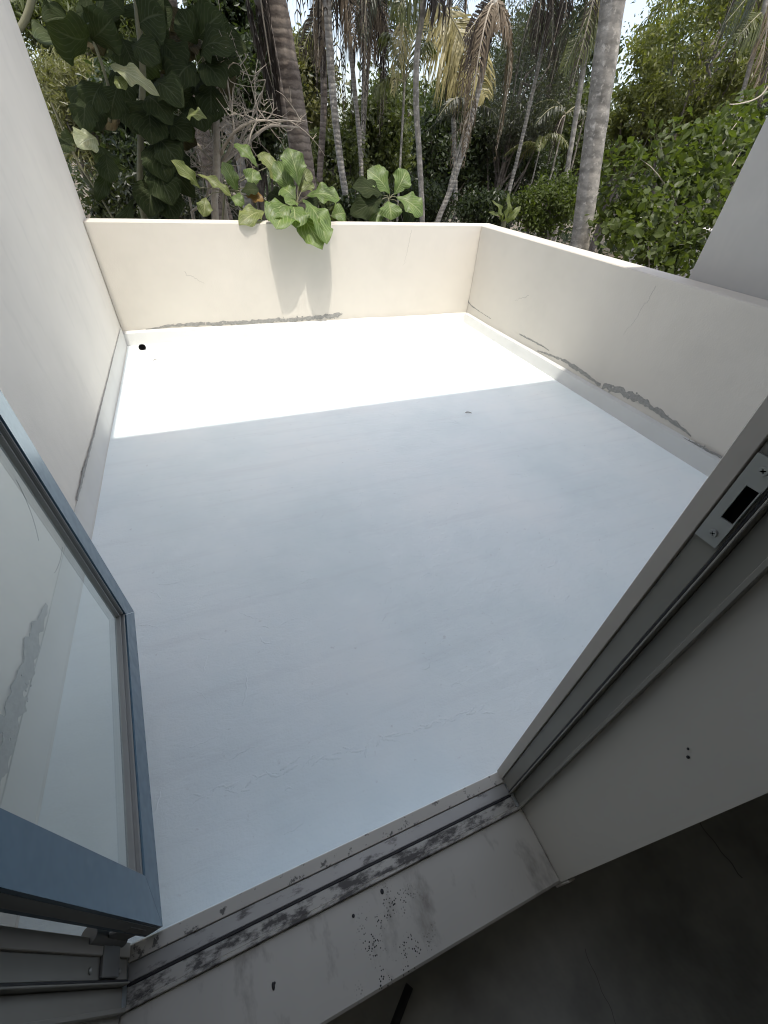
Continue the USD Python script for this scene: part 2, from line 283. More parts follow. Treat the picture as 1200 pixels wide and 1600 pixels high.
# large leaves with pale midrib and side veins, drawn from the leaf's own uv
def bigleaf(name, col, vein, under, trans=.3, rough=.45, spec=.4):
    c = np.array(col)
    return mat(name, {
        'uv': ('uvmap', {'attribute': 'st'}), 's': ('separate_xyz', {}),
        'a': ('math', {'math_type': 'absolute'}), 'k': ('math', {'math_type': 'multiply_add', 'value2': -.55}),
        'sc': ('math', {'math_type': 'multiply', 'value2': 7.0}), 'fr': ('math', {'math_type': 'fraction'}),
        'd': ('math', {'math_type': 'subtract', 'value2': .5}), 'da': ('math', {'math_type': 'absolute'}),
        'vm': ('map_range', {'from_min': .0, 'from_max': .13, 'to_min': 1.0, 'to_max': 0.0, 'clamp': True}),
        'mm': ('map_range', {'from_min': .015, 'from_max': .06, 'to_min': 1.0, 'to_max': 0.0, 'clamp': True}),
        'mxx': ('math', {'math_type': 'maximum'}), 'mul': ('math', {'math_type': 'multiply', 'value2': .85}),
        'g': ('geometry', {}), 'n': ('noise_texture', {'scale': 14.0, 'detail': 5.0}),
        'r': ('rgb_ramp', {'ramp': [(.3, tuple(c*.72)), (.55, tuple(c)), (.75, tuple(c*np.array([1.45, 1.25, 1.2])))]}),
        'mx': ('mix_color', {'b': vein}), 'bk': ('mix_color', {'b': under}),
        'b': ('bump', {'strength': .7, 'distance': .004, 'invert': True}),
        'p': ('principled_bsdf', {'roughness': rough, 'specular_ior_level': spec}), 't': ('translucent_bsdf', {'color': tuple(c*np.array([1.5, 1.5, .7]))}), 'm': ('mix_closure', {'fac': trans})},
        [('uv.UV', 's.vector'), ('s.x', 'a.value1'), ('a.value', 'k.value1'), ('s.y', 'k.value3'), ('k.value', 'sc.value1'), ('sc.value', 'fr.value1'), ('fr.value', 'd.value1'), ('d.value', 'da.value1'),
         ('da.value', 'vm.value'), ('a.value', 'mm.value'), ('vm.result', 'mul.value1'), ('mul.value', 'mxx.value1'), ('mm.result', 'mxx.value2'), ('g.position', 'n.vector'), ('n.fac', 'r.fac'), ('r.color', 'mx.a'), ('mxx.value', 'mx.fac'),
         ('mx.result', 'bk.a'), ('g.backfacing', 'bk.fac'), ('bk.result', 'p.base_color'), ('mxx.value', 'b.height'), ('b.normal', 'p.normal'),
         ('p.BSDF', 'm.closure1'), ('t.BSDF', 'm.closure2')], 'm.closure')
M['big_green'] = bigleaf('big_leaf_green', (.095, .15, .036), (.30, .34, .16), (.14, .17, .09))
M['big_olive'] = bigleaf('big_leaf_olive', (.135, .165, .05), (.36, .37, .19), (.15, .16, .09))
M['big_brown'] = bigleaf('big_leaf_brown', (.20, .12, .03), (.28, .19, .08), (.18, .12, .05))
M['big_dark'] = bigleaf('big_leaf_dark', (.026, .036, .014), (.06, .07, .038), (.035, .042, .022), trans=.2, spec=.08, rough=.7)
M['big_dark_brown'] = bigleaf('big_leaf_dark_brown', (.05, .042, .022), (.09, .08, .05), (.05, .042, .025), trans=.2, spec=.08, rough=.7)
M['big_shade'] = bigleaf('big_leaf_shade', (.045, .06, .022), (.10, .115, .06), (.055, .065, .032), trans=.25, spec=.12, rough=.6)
M['big_pale'] = bigleaf('big_leaf_pale', (.23, .25, .14), (.40, .41, .28), (.22, .23, .14))

# ------------------------------------------------------------------ terrace, measured from the photograph (metres)
W, D, H = 3.472, 4.276, 0.90          # inner width, depth, parapet height
TX, TY, TL = 0.19, 0.165, 0.189       # parapet thicknesses, how far the left wall runs past
GZ = -3.2                              # garden level below the terrace
XL, XR, YO, YI, ZS = 0.343, 1.162, 0.183, -0.040, 0.279   # door opening

gx = np.linspace(-90, 110, 60); gy = np.linspace(-40, 160, 60)
X, Yg = np.meshgrid(gx, gy); Zg = GZ+.25*(meshkit.fbm(np.stack([X*.15, Yg*.15, X*0], -1), 3, 5)-.5)
idx = np.arange(3600).reshape(60, 60)
F = np.stack([idx[:-1, :-1], idx[:-1, 1:], idx[1:, 1:], idx[1:, :-1]], -1).reshape(-1, 4)
obj('ground', MB().add(np.stack([X, Yg, Zg], -1).reshape(-1, 3), F).mesh(), M['ground'], smooth=True, kind='structure')

# floor slab with slight unevenness
n = 60
X, Yf = np.meshgrid(np.linspace(0, W, n), np.linspace(YO, D, n))
Zf = .006*(meshkit.fbm(np.stack([X*1.2, Yf*1.2, X*0+3], -1), 3, 9)-.5)
idx = np.arange(n*n).reshape(n, n)
F = np.stack([idx[:-1, :-1], idx[:-1, 1:], idx[1:, 1:], idx[1:, :-1]], -1).reshape(-1, 4)
obj('terrace_floor', MB().add(np.stack([X, Yf, Zf], -1).reshape(-1, 3), F).mesh(), M['floor'], smooth=True, kind='structure')

fl = stage.GetPrimAtPath('/World/terrace_floor')
r_ = np.random.default_rng(17); mb = MB()
def ridge(x, y, a, L, rad, bend):
    t = np.linspace(-.5, .5, 14); k = bend*t*t+.12*np.sin(t*23+x*50)*.15
    px, py = x+L*(t*math.cos(a)-k*math.sin(a)), y+L*(t*math.sin(a)+k*math.cos(a))
    prof = rad*np.sin(np.pi*(t+.5))**.6+.0002
    V = []
    for i in range(14):
        n_ = np.array([-math.sin(a), math.cos(a), 0])
        c = np.array([px[i], py[i], .006*(meshkit.fbm(np.array([[px[i]*1.2, py[i]*1.2, 3.]]), 3, 9)[0]-.5)-.0003])
        V += [c-n_*prof[i]*1.6, c+np.array([0, 0, prof[i]]), c+n_*prof[i]*1.6]
    F = [(i*3+j, i*3+j+1, i*3+j+4, i*3+j+3) for i in range(13) for j in range(2)]
    mb.add(V, F)
A_, B_ = on(305, 1245, 2, 0), on(760, 1105, 2, 0)
for q in np.linspace(0, 1, 46): ridge(*(A_+(B_-A_)*q+r_.normal(0, .007, 3))[:2], r_.normal(.05, .5), r_.uniform(.02, .07), r_.uniform(.0014, .0034), r_.normal(0, .4))
for _ in range(330): ridge(r_.uniform(.1, W-.1), r_.uniform(.3, D-.2)**1.0, r_.normal(.2, .7), r_.uniform(.02, .13), r_.uniform(.0008, .0024), r_.normal(0, .7))
obj('coating_ridges', mb.mesh(), M['floor'], type('P', (), {'GetPath': lambda self: Sdf.Path('/World/terrace_floor')})(), smooth=True, kind='stuff')

def wavy_patch(pts, origin, ux, uy, nrm, off, thick, jag, seed, n_sub=160):
    """an irregular flake outline: polyline centre with half widths -> jagged polygon plate a little proud of the wall"""
    r = np.random.default_rng(seed)
    p = np.array([q[:2] for q in pts]); hw = np.array([q[2] for q in pts])
    s = np.r_[0, np.cumsum(np.linalg.norm(np.diff(p, axis=0), axis=1))]; t = np.linspace(0, s[-1], n_sub)
    c = np.stack([np.interp(t, s, p[:, 0]), np.interp(t, s, p[:, 1])], 1); w = np.interp(t, s, hw)
    def jit(sc, sd): return meshkit.fbm(np.stack([t*sc, t*0+sd, t*0], -1), 4, sd)-.5
    up = c+np.stack([0*t, w*(1+jag*2.2*jit(28, seed))+.006*jit(90, seed+3)], 1)
    dn = c-np.stack([0*t, w*(1+jag*2.2*jit(30, seed+7))+.006*jit(95, seed+9)], 1)
    poly = Polygon(np.vstack([up, dn[::-1]])).buffer(0)
    holes = []
    for _ in range(int(s[-1]*14)):
        k = r.integers(0, n_sub); h = c[k]+r.normal(0, 1, 2)*[.01, w[k]*.8]
        holes.append(Point(h).buffer(abs(r.normal(0, w[k]*.22))+.0015, 5))
        if r.random() < .6:
            h2 = c[k]+np.array([r.normal(0, .01), np.sign(r.normal())*w[k]*r.uniform(1.05, 1.8)])
            poly = poly.union(Point(h2).buffer(abs(r.normal(0, w[k]*.25))+.0012, 5))
    for h in holes: poly = poly.difference(h)
    mb = MB()
    for g in getattr(poly, 'geoms', [poly]):
        if g.area < 2e-6: continue
        q = trimesh.creation.extrude_polygon(g.simplify(.0006), thick, engine='earcut')
        V = q.vertices
        mb.add(np.array(origin)+V[:, :1]*np.array(ux)+V[:, 1:2]*np.array(uy)+(V[:, 2:3]+off)*np.array(nrm), q.faces)
    return mb.mesh()

def upstand(p0, p1, n, h0, h1, dep, inset0=0.0, inset1=0.0, seed=1):
    """coved skirting: wedge leaning on the wall from p0 to p1; n points into the terrace"""
    k = 40; t = np.linspace(0, 1, k); p0, p1, n = map(lambda q: np.array(q, float), (p0, p1, n))
    e = (p1-p0)/np.linalg.norm(p1-p0)
    V = []
    for i, a in enumerate(t):
        c = p0+(p1-p0)*a
        hh = h0+(h1-h0)*a+.006*(meshkit.fbm(np.array([[a*14, seed, 0.]]), 3, seed)[0]-.5)*2
        ins = inset0 if i == 0 else (inset1 if i == k-1 else 0)
        V += [c+n*(-.01), c+n*(dep+.006)+np.array([0, 0, -.004]), c+n*(dep-.003)+np.array([0, 0, .006]), c+n*(dep*.78)+np.array([0, 0, hh*.5]), c+n*(dep*.52+.003)+np.array([0, 0, hh*.88]), c+n*.004+np.array([0, 0, hh]), c+n*(-.01)+np.array([0, 0, hh])]
    F = []
    for i in range(k-1):
        for j in range(6): F.append((i*7+j, i*7+j+1, (i+1)*7+j+1, (i+1)*7+j))
    return MB().add(V, F).mesh()

# back parapet
bp = thing('parapet_wall', 'sunlit cream back parapet wall with a grey peeled line near its foot', 'wall', (W/2, D, 0))
obj('wall_body', boxm(0.002, W+TX, D, D+TY, GZ, H, .006), M['wall'], bp)
obj('upstand', upstand((0.0, D, 0), (W, D, 0), (0, -1, 0), .112, .082, .056, seed=3), M['upstand'], bp, smooth=40)
P = lambda q: on(q[0], q[1], 1, D)
pts = [(228, 515, .004), (270, 508, .009), (330, 506, .014), (400, 503, .017), (440, 500, .016), (490, 497, .017), (528, 492, .018), (535, 490, .002)]
obj('peeled_patch', wavy_patch([(P(q)[0], P(q)[2], q[2]) for q in pts], (0, D, 0), (1, 0, 0), (0, 0, 1), (0, -1, 0), .0005, .0018, .9, 11, 260), M['peel'], bp)
# right parapet
rp = thing('parapet_wall', 'shaded cream right parapet wall with white top and flaking grey line low down', 'wall', (W, D/2, 0))
obj('wall_body', boxm(W, W+TX, YO+.01, D-.002, GZ, H-.001, .006), M['wall'], rp)
obj('upstand', upstand((W, D-.03, 0), (W, YO+.02, 0), (-1, 0, 0), .085, .13, .054, seed=5), M['upstand'], rp, smooth=40)
Pr = lambda q: on(q[0], q[1], 0, W)
for sd, pts in ((21, [(731, 470, .012), (737, 478, .006), (750, 487, .0025), (767, 498, .002)]),
                (22, [(812, 522, .004), (835, 534, .006), (858, 547, .004)]),
                (23, [(840, 548, .005), (875, 560, .011), (905, 578, .013), (938, 602, .009)]),
                (24, [(942, 603, .018), (970, 610, .019), (1005, 628, .022), (1035, 648, .017), (1070, 672, .010), (1080, 682, .003)]),
                (25, [(1070, 684, .004), (1100, 698, .007), (1130, 715, .006)])):
    obj('peeled_patch', wavy_patch([(-Pr(q)[1], Pr(q)[2], q[2]) for q in pts], (W, 0, 0), (0, -1, 0), (0, 0, 1), (-1, 0, 0), .0005 if sd not in (25,) else .0135, .0018, .9, sd, 120), M['peel'], rp)
rc = np.random.default_rng(61)
def hair_crack(parent, axis, c0, u0, z0, L, ang, sgn, seed):
    q = np.random.default_rng(seed); n_ = 26; t_ = np.linspace(0, 1, n_)
    u = u0+L*t_*math.cos(ang)+np.cumsum(q.normal(0, .004, n_)); z = z0+L*t_*math.sin(ang)+np.cumsum(q.normal(0, .004, n_))
    P3 = np.stack([np.full(n_, c0), u, z], 1) if axis == 0 else np.stack([u, np.full(n_, c0), z], 1)
    obj('hairline_crack', tube(P3, np.linspace(.0011, .0005, n_), 4), M['peel'], parent)
hair_crack(bp, 1, D, 2.7, .86, .30, -1.75, -1, 1); hair_crack(bp, 1, D, .62, .55, .16, -.6, -1, 2)
hair_crack(rp, 0, W, 2.1, .84, .34, -1.3, -1, 3); hair_crack(rp, 0, W, 3.3, .5, .2, -.4, -1, 4)
# left house wall
lw = thing('house_wall', 'tall shaded off-white house wall along the left of the terrace', 'wall', (0, D/2, 0))
obj('wall_body', boxm(-.25, 0, YO, D+TL, GZ, 3.05, .004), M['wall_left'], lw)
obj('upstand', upstand((0, YO+.02, 0), (0, D-.03, 0), (1, 0, 0), .165, .150, .010, seed=8), M['upstand_left'], lw, smooth=40)
Pl = lambda q: on(q[0], q[1], 0, .0)
for sd, pts in ((31, [(187, 514, .001), (175, 560, .0015), (160, 620, .0025), (145, 680, .006), (128, 740, .008), (118, 782, .006)]),
                (32, [(70, 945, .006), (55, 985, .028), (35, 1050, .030), (15, 1120, .036), (0, 1180, .030), (-20, 1260, .02)])):
    obj('peeled_patch', wavy_patch([(Pl(q)[1], Pl(q)[2], q[2]) for q in pts], (0, 0, 0), (0, 1, 0), (0, 0, 1), (1, 0, 0), .0045, .0018, .8, sd, 160), M['peel'], lw)
for q0, q1 in (((25, 750), (60, 845)), ((85, 895), (97, 855))):
    a, b = Pl(q0), Pl(q1)
    mid = (a+b)/2+np.array([0, .015, -.01])
    obj('scratch', MB().add(*tube(spline([a+[.001, 0, 0], mid+[.001, 0, 0], b+[.001, 0, 0]], 10), [.0012]*10, 5)).mesh(), M['peel'], lw)
# neighbouring wall beyond the right parapet
nw = thing('house_wall', 'grey shaded wall rising just outside the right parapet', 'wall', (W+TX, 1.0, 0))
obj('wall_body', boxm(W+TX+.004, W+TX+.26, YO+.02, 2.05, GZ, 3.0, .004), M['grey_wall'], nw)
# roof canopy overhead (out of the picture): its edge throws the shadow line across the floor
ZC = 6.0
YC = 2.585-(ZC)/math.tan(SUN_EL)
cn = thing('roof_eave', 'concrete roof eave high above the door side of the terrace', 'roof eave', (W/2, 1.0, ZC))
obj('slab', boxm(-.25, W+TX+.9, -.04, YC, ZC, ZC+.14, .004), M['wall'], cn)

# facade with the door opening
fc = thing('house_facade', 'shaded plaster house wall around the open glazed door', 'wall', (XL, 0, 0))
mb = MB()
mb.box(-.25, XL-.012, YI, YO-.003, GZ, 6.0); mb.box(XR+.012, W+TX+.9, YI, YO-.003, GZ, 6.0)
mb.box(XL-.012, XR+.012, YI, YO-.003, 2.45, 6.0)
obj('wall_body', mb.mesh(), M['ledge'], fc)
# threshold below the frame: white outside, worn plaster ledge inside
obj('ledge', boxm(XL-.012, XR+.012, YI, .101, GZ, ZS-.004, .004), M['ledge_spot'] if 'ledge_spot' in M else M['ledge'], fc)
obj('outer_step', boxm(XL-.012, XR+.012, .1015, YO+.004, GZ, ZS-.010, .003), M['floor'], fc)
obj('plaster_lip', boxm(XR+.0125, XR+.03, YI-.006, YI-.0005, ZS-.05, ZS+.03, .002), M['ledge'], fc)

for px, py, a_, b_ in ((597, 1393, .0035, .0045), (552, 1431, .003, .003), (427, 1541, .0028, .0055), (429, 1536, .002, .002), (1075, 1170, .0015, .002), (1075, 1183, .002, .003)):
    c = on(px, py, 2, ZS-.0035) if px < 900 else on(px, py, 0, XR+.0115)
    q = trimesh.creation.icosphere(subdivisions=2); q.apply_scale([a_, b_, .0012] if px < 900 else [.0012, a_, b_]); q.apply_translation(c)
    obj('tar_spot', q, M['gasket'], fc, smooth=True)
# room behind the door: dark
obj('room_floor', boxm(-1.5, W+1.0, -4.0, YI-.001, -.16, -.02), M['room_floor'], kind='structure')
rfp = type('P', (), {'GetPath': lambda self: Sdf.Path('/World/room_floor')})()
for q0, q1, w_ in (((915, 1482), (968, 1610), .0007), ((1094, 1285), (1160, 1372), .002), ((905, 1240), (940, 1330), .0005)):
    a, b = on(*q0, 2, -.0195), on(*q1, 2, -.0195); e = b-a; sx_ = np.array([-e[1], e[0], 0])/np.linalg.norm(e[:2])
    tt = np.linspace(0, 1, 14)[:, None]; c_ = a+e*tt+sx_*np.cumsum(np.random.default_rng(5).normal(0, .002, (14, 1)), 0)
    V = np.stack([c_-sx_*w_, c_+sx_*w_], 1).reshape(-1, 3)
    obj('floor_crack', MB().add(V, [(2*i, 2*i+1, 2*i+3, 2*i+2) for i in range(13)]).mesh(), M['crack'], rfp)
rw = thing('room_walls', 'dark plaster walls and ceiling of the unlit room inside the door', 'wall', (0, -2, 0))
mb = MB(); mb.box(-1.7, -1.5, -4.2, YI-.002, -.16, 3.0); mb.box(W+1.0, W+1.2, -4.2, YI-.002, -.16, 3.0); mb.box(-1.5, W+1.0, -4.2, -4.0, -.16, 3.0); mb.box(-1.7, W+1.2, -4.2, YI-.002, 3.0, 3.15)
obj('wall_panel', mb.mesh(), M['room'], rw)
a, b = on(640, 1540, 2, 0.0), on(617, 1600, 2, 0.0)
e = (b-a)/np.linalg.norm(b-a)
obj('rod', tube([a, b+e*.35], [.009, .009], 10), M['gasket'], smooth=40, label='thin dark rod lying on the dark room floor below the ledge', cat='rod')

# ------------------------------------------------------------------ door frame (aluminium)
fr = thing('door_frame', 'grimy aluminium door frame with sill, jambs and strike plate around the opening', 'door frame', ((XL+XR)/2, .14, ZS))
Ztop = 2.40
# sill: outer flange, seat, gasket, channel, inner lip
obj('sill_flange', boxm(XL, XR, .159, YO, ZS-.010, ZS, .0012), M['sill_outer'], fr)
obj('sill_seat', boxm(XL, XR, .1335, .1585, ZS-.012, ZS-.004, .0008), M['sill'], fr)
obj('sill_gasket', boxm(XL, XR, .1285, .1330, ZS-.010, ZS-.001, .0006), M['gasket'], fr)
obj('sill_channel', boxm(XL, XR, .1065, .1280, ZS-.012, ZS-.002, .0008), M['sill_dirty'], fr)
obj('sill_lip', boxm(XL, XR, .0990, .1060, ZS-.012, ZS+.004, .0012), M['sill_dirty'], fr)
def jamb(side):
    # side=+1 right jamb (faces -x), -1 left jamb
    def bx(d0, d1, y0, y1, b=.0008, z0=ZS+.0005):
        x0, x1 = ((XR-d1, XR-d0) if side > 0 else (XL+d0, XL+d1))
        return boxm(x0, x1, y0, y1, z0, Ztop, b)
    obj('jamb_flange', bx(-.012, 0.004, .1660, YO+.003), M['jamb_light'], fr)
    obj('jamb_seat', bx(-.012, .0, .1385, .1655), M['jamb'], fr)
    obj('jamb_gasket', bx(-.010, .003, .1345, .1380), M['gasket'], fr)
    obj('jamb_stop', bx(-.012, .0055, .1315, .1342), M['jamb'], fr)
    obj('jamb_channel', bx(-.012, -.006, .1050, .1310), M['jamb'], fr)
    obj('jamb_lip', bx(-.012, .001, .0985, .1045), M['jamb'], fr)
jamb(1); jamb(-1)
obj('head', boxm(XL, XR, .099, YO, Ztop+.0005, Ztop+.05, .001), M['jamb'], fr)
# strike plate on the right jamb seat
zp0, zp1 = 1.126, 1.229
pc = manifold3d.Manifold.cube([.0016, .0235, zp1-zp0]).translate([XR-.0036, .1405, zp0])
pc = pc-manifold3d.Manifold.cube([.02, .0125, .040]).translate([XR-.012, .1420, 1.158])
sp = obj('strike_plate', pc, M['steel'], fr)
obj('strike_lip', boxm(XR-.0048, XR-.0038, .1408, .1420, 1.157, 1.199), M['steel'], sp)
obj('strike_hole', boxm(XR-.0018, XR-.0002, .1415, .1550, 1.156, 1.200), M['black'], sp)
for zc in (1.139, 1.217):
    head = manifold3d.Manifold.cylinder(.0016, .0046, .0040, 20)-manifold3d.Manifold.cylinder(.002, .0042, .0042, 20).translate([0, 0, 5])
    slot = manifold3d.Manifold.cube([.0050, .0011, .002], True).translate([0, 0, .0016])
    head = head-slot-slot.rotate([0, 0, 90])
    head = head.rotate([0, 0, 35]).rotate([0, -90, 0]).translate([XR-.0038, .1505, zc])
    obj('screw', head, M['screw'], sp, smooth=30)
    obj('screw_slot', boxm(XR-.0046, XR-.0042, .1505-.0022, .1505+.0022, zc-.0022, zc+.0022), M['black'], sp)

# ------------------------------------------------------------------ open door leaf
A = np.array([.404, .186, 0]); ang = math.radians(96.4)
dl = np.array([math.cos(ang), math.sin(ang), 0]); nl = np.array([dl[1], -dl[0], 0])   # along the leaf; normal of the face we see
Z0, Z1, LL, TH = .288, 2.36, .785, .030
def lf(mesh):     # leaf coordinates (along, out of the face, up) -> world
    v, f = (mesh.vertices, mesh.faces) if hasattr(mesh, 'vertices') else mesh
    v = np.asarray(v); w = A+v[:, :1]*dl+v[:, 1:2]*nl+v[:, 2:3]*np.array([0, 0, 1.])
    return (w, np.asarray(f))
dr = thing('glazed_door', 'grey aluminium glazed door leaf standing open on the left', 'door', tuple(A+[0, 0, Z0]))
SW, RH = .071, .080
def mitre_bar(p):   # prism from a polygon in leaf (along, up) through the thickness
    q = trimesh.creation.extrude_polygon(Polygon(p), TH, engine='earcut')
    v = q.vertices[:, [0, 2, 1]]*[1, 1, 1]; v[:, 1] -= TH
    return (v, q.faces[:, ::-1])
g_ = .0006
obj('hinge_stile', lf(mitre_bar([(0, Z0+g_), (SW, Z0+RH+g_), (SW, Z1-RH-g_), (0, Z1-g_)])), M['leaf_alu'], dr)
obj('lock_stile', lf(mitre_bar([(LL, Z0+g_), (LL, Z1-g_), (LL-SW, Z1-RH-g_), (LL-SW, Z0+RH+g_)])), M['leaf_alu'], dr)
obj('bottom_rail', lf(mitre_bar([(g_, Z0), (LL-g_, Z0), (LL-SW-g_, Z0+RH), (SW+g_, Z0+RH)])), M['leaf_alu'], dr)
obj('top_rail', lf(mitre_bar([(g_, Z1), (SW+g_, Z1-RH), (LL-SW-g_, Z1-RH), (LL-g_, Z1)])), M['leaf_alu'], dr)
def bead(x0, x1, y0, y1, z0, z1): obj('glazing_bead', lf(boxm(x0, x1, y0, y1, z0, z1, .0008)), M['bead'], dr)
def gask(x0, x1, y0, y1, z0, z1): obj('glazing_gasket', lf(boxm(x0, x1, y0, y1, z0, z1)), M['dark_alu'], dr)
x0, x1, z0, z1 = SW, LL-SW, Z0+RH, Z1-RH
for (q, w, yo) in ((0.0, .005, -.004), (.0065, .005, -.0125)):      # two stepped beads with a dark joint between
    bead(x0+.0005, x1-.0005, yo-.012, yo, z0+q+.0004, z0+q+w); bead(x0+.0005, x1-.0005, yo-.012, yo, z1-q-w, z1-q-.0004)
    bead(x0+q+.0004, x0+q+w, yo-.012, yo, z0+.0125, z1-.0125); bead(x1-q-w, x1-q-.0004, yo-.012, yo, z0+.0125, z1-.0125)
gask(x0+.005, x1-.005, -.014, -.0065, z0+.0052, z0+.0064); gask(x1-.0064, x1-.0052, -.014, -.0065, z0+.0125, z1-.0125)
obj('pane', lf((np.array([(x0+.006, -.022, z0+.006), (x1-.006, -.022, z0+.006), (x1-.006, -.022, z1-.006), (x0+.006, -.022, z1-.006)]), np.array([(0, 1, 2), (0, 2, 3)]))), M['glass'], dr)
obj('edge_groove', lf(boxm(-.0006, .0004, -TH+.006, -.006, Z0+.01, Z1-.01)), M['dark_alu'], dr)
# barrel hinge
hb = obj('hinge_barrel', tube([(.346, .1885, .322), (.346, .1885, .372), (.346, .1885, .373), (.346, .1885, .462)], [.0108, .0108, .0116, .0116], 20), M['dark_alu'], dr, smooth=40)
obj('hinge_arm', boxm(.352, .392, .183, .190, .335, .415, .002), M['dark_alu'], dr)
obj('hinge_plate', boxm(XL+.0006, XL+.006, .1395, .186, .335, .405, .001), M['dark_alu'], fr)
for zc in (.318, .440):
    obj('screw', trimesh.util.concatenate([trimesh.creation.icosphere(subdivisions=2, radius=.0042).apply_scale([.5, 1, 1]).apply_translation([XL+.0008, .149, zc])]), M['screw'], fr, smooth=True)

# drain outlet in the corner of the floor
dc = on(223, 545, 2, .005)
do = thing('drain_outlet', 'round black drain hole at the far left foot of the back parapet', 'drain', tuple(dc))
nrm = np.array([0, -.62, .79]); 
def ringdisc(c, nrm, r0, r1, th, k=28):
    nrm = nrm/np.linalg.norm(nrm); a = np.cross(nrm, [1, 0, 0]); a /= np.linalg.norm(a); b = np.cross(nrm, a)
    t = np.linspace(0, 2*np.pi, k, endpoint=False); V = []
    for r, h in ((r1, 0), (r1, th), (r0, th), (r0, -.02)):
        V.append(c+r*(np.cos(t)[:, None]*a+np.sin(t)[:, None]*b)+nrm*h)
    V = np.vstack(V); F = [(j*k+i, j*k+(i+1) % k, (j+1)*k+(i+1) % k, (j+1)*k+i) for j in range(3) for i in range(k)]
    return MB().add(V, F).mesh()
obj('pipe_rim', ringdisc(dc+np.array([0, 0, .012]), nrm, .027, .030, .004), M['pvc'], do, smooth=30)
t = np.linspace(0, 2*np.pi, 28, endpoint=False); nn = nrm/np.linalg.norm(nrm); a_ = np.array([1., 0, 0]); b_ = np.cross(nn, a_)
V = np.vstack([[dc+np.array([0, 0, .0135])], dc+np.array([0, 0, .0135])+.0275*(np.cos(t)[:, None]*a_+np.sin(t)[:, None]*b_)])
obj('pipe_mouth', (V, np.array([(0, 1+i, 1+(i+1) % 28) for i in range(28)])), M['black'], do)


# ------------------------------------------------------------------ vegetation builders
def unit(v): return v/(np.linalg.norm(v, axis=-1, keepdims=True)+1e-12)
def leaf_cards(c, size, r, aspect=.5, droop=.0, up=.45, near=False):
    """one small leaf per point: a kite folded along its midrib (near: six corners), in a loose random attitude"""
    n = len(c)
    d = unit(r.normal(0, 1, (n, 3))+[0, 0, -droop]); nn = unit(r.normal(0, 1, (n, 3))*(1-up)+np.array([0, 0, 1.0])*up*1.6)
    sd = unit(np.cross(nn, d)); nn = np.cross(d, sd)
    L = size*r.uniform(.45, 1.5, (n, 1)); w = L*aspect*.5
    if near:
        V = np.stack([c-d*L*.5, c-d*L*.12+sd*w*.9-nn*w*.0, c+d*L*.24+sd*w*.95, c+d*L*.5-nn*L*.08, c+d*L*.24-sd*w*.95, c-d*L*.12-sd*w*.9, c+d*L*.1-nn*w*.28], 1)
        f = np.array([(0, 1, 6), (1, 2, 6), (2, 3, 6), (3, 4, 6), (4, 5, 6), (5, 0, 6)])
    else:
        V = np.stack([c-d*L*.5, c+sd*w+nn*w*.25, c+d*L*.5-nn*L*.06, c-sd*w+nn*w*.25], 1)
        f = np.array([(0, 1, 2), (0, 2, 3)])
    k = V.shape[1]
    F = (f[None]+np.arange(n)[:, None, None]*k).reshape(-1, 3)
    return V.reshape(-1, 3), F
def clumps(center, radii, n_clump, r, shell=.55, flat=1.0):
    q = unit(r.normal(0, 1, (n_clump, 3)))*r.uniform(shell, 1.0, (n_clump, 1))**.6
    q[:, 2] *= flat
    return np.array(center)+q*np.array(radii)
def limb_set(mb, base, top, targets, r0, r, bend=.12):
    p = spline([base, base+(top-base)*.5+r.normal(0, bend, 3)*[1, 1, .2], top], 12)
    mb.add(*tube(p, np.linspace(r0, r0*.45, 12), 8))
    for tg in targets:
        s = p[r.integers(5, 12)]
        q = spline([s, (s+tg)/2+r.normal(0, .15, 3)+[0, 0, .1], tg], 7)
        mb.add(*tube(q, np.linspace(r0*.34, r0*.06, 7), 5, cap=False))
def tree(label, group, base, center, radii, leaf, n_leaf, m, seed, n_clump=46, spread=.22, aspect=.5, bark_m='bark_tree', r0=.11, name='broadleaf_tree', cat='tree', droop=.2, near=False, up=.3, extra=None, top=None):
    r = np.random.default_rng(seed)
    base = np.array([base[0], base[1], GZ-.1]); center = np.array(center, float)
    t = thing(name, label, cat, base, group)
    cl = clumps(center, radii, n_clump, r)
    if extra is not None: cl = np.vstack([cl, extra])
    mb = MB(); tp = np.array(top if top is not None else center, float)
    limb_set(mb, base, tp, cl[r.permutation(len(cl))[:min(26, len(cl))]], r0, r)
    obj('trunk', mb.mesh(), M[bark_m], t, smooth=True)
    w = r.uniform(.5, 1.5, len(cl)); k = r.choice(len(cl), n_leaf, p=w/w.sum())
    sp = spread*np.mean(radii)*r.uniform(.7, 1.3, (len(cl), 1))
    c = cl[k]+r.normal(0, 1, (n_leaf, 3))*sp[k]*[1, 1, .75]
    obj('crown', leaf_cards(c, leaf, r, aspect, droop, up, near), M[m], t)
    return t
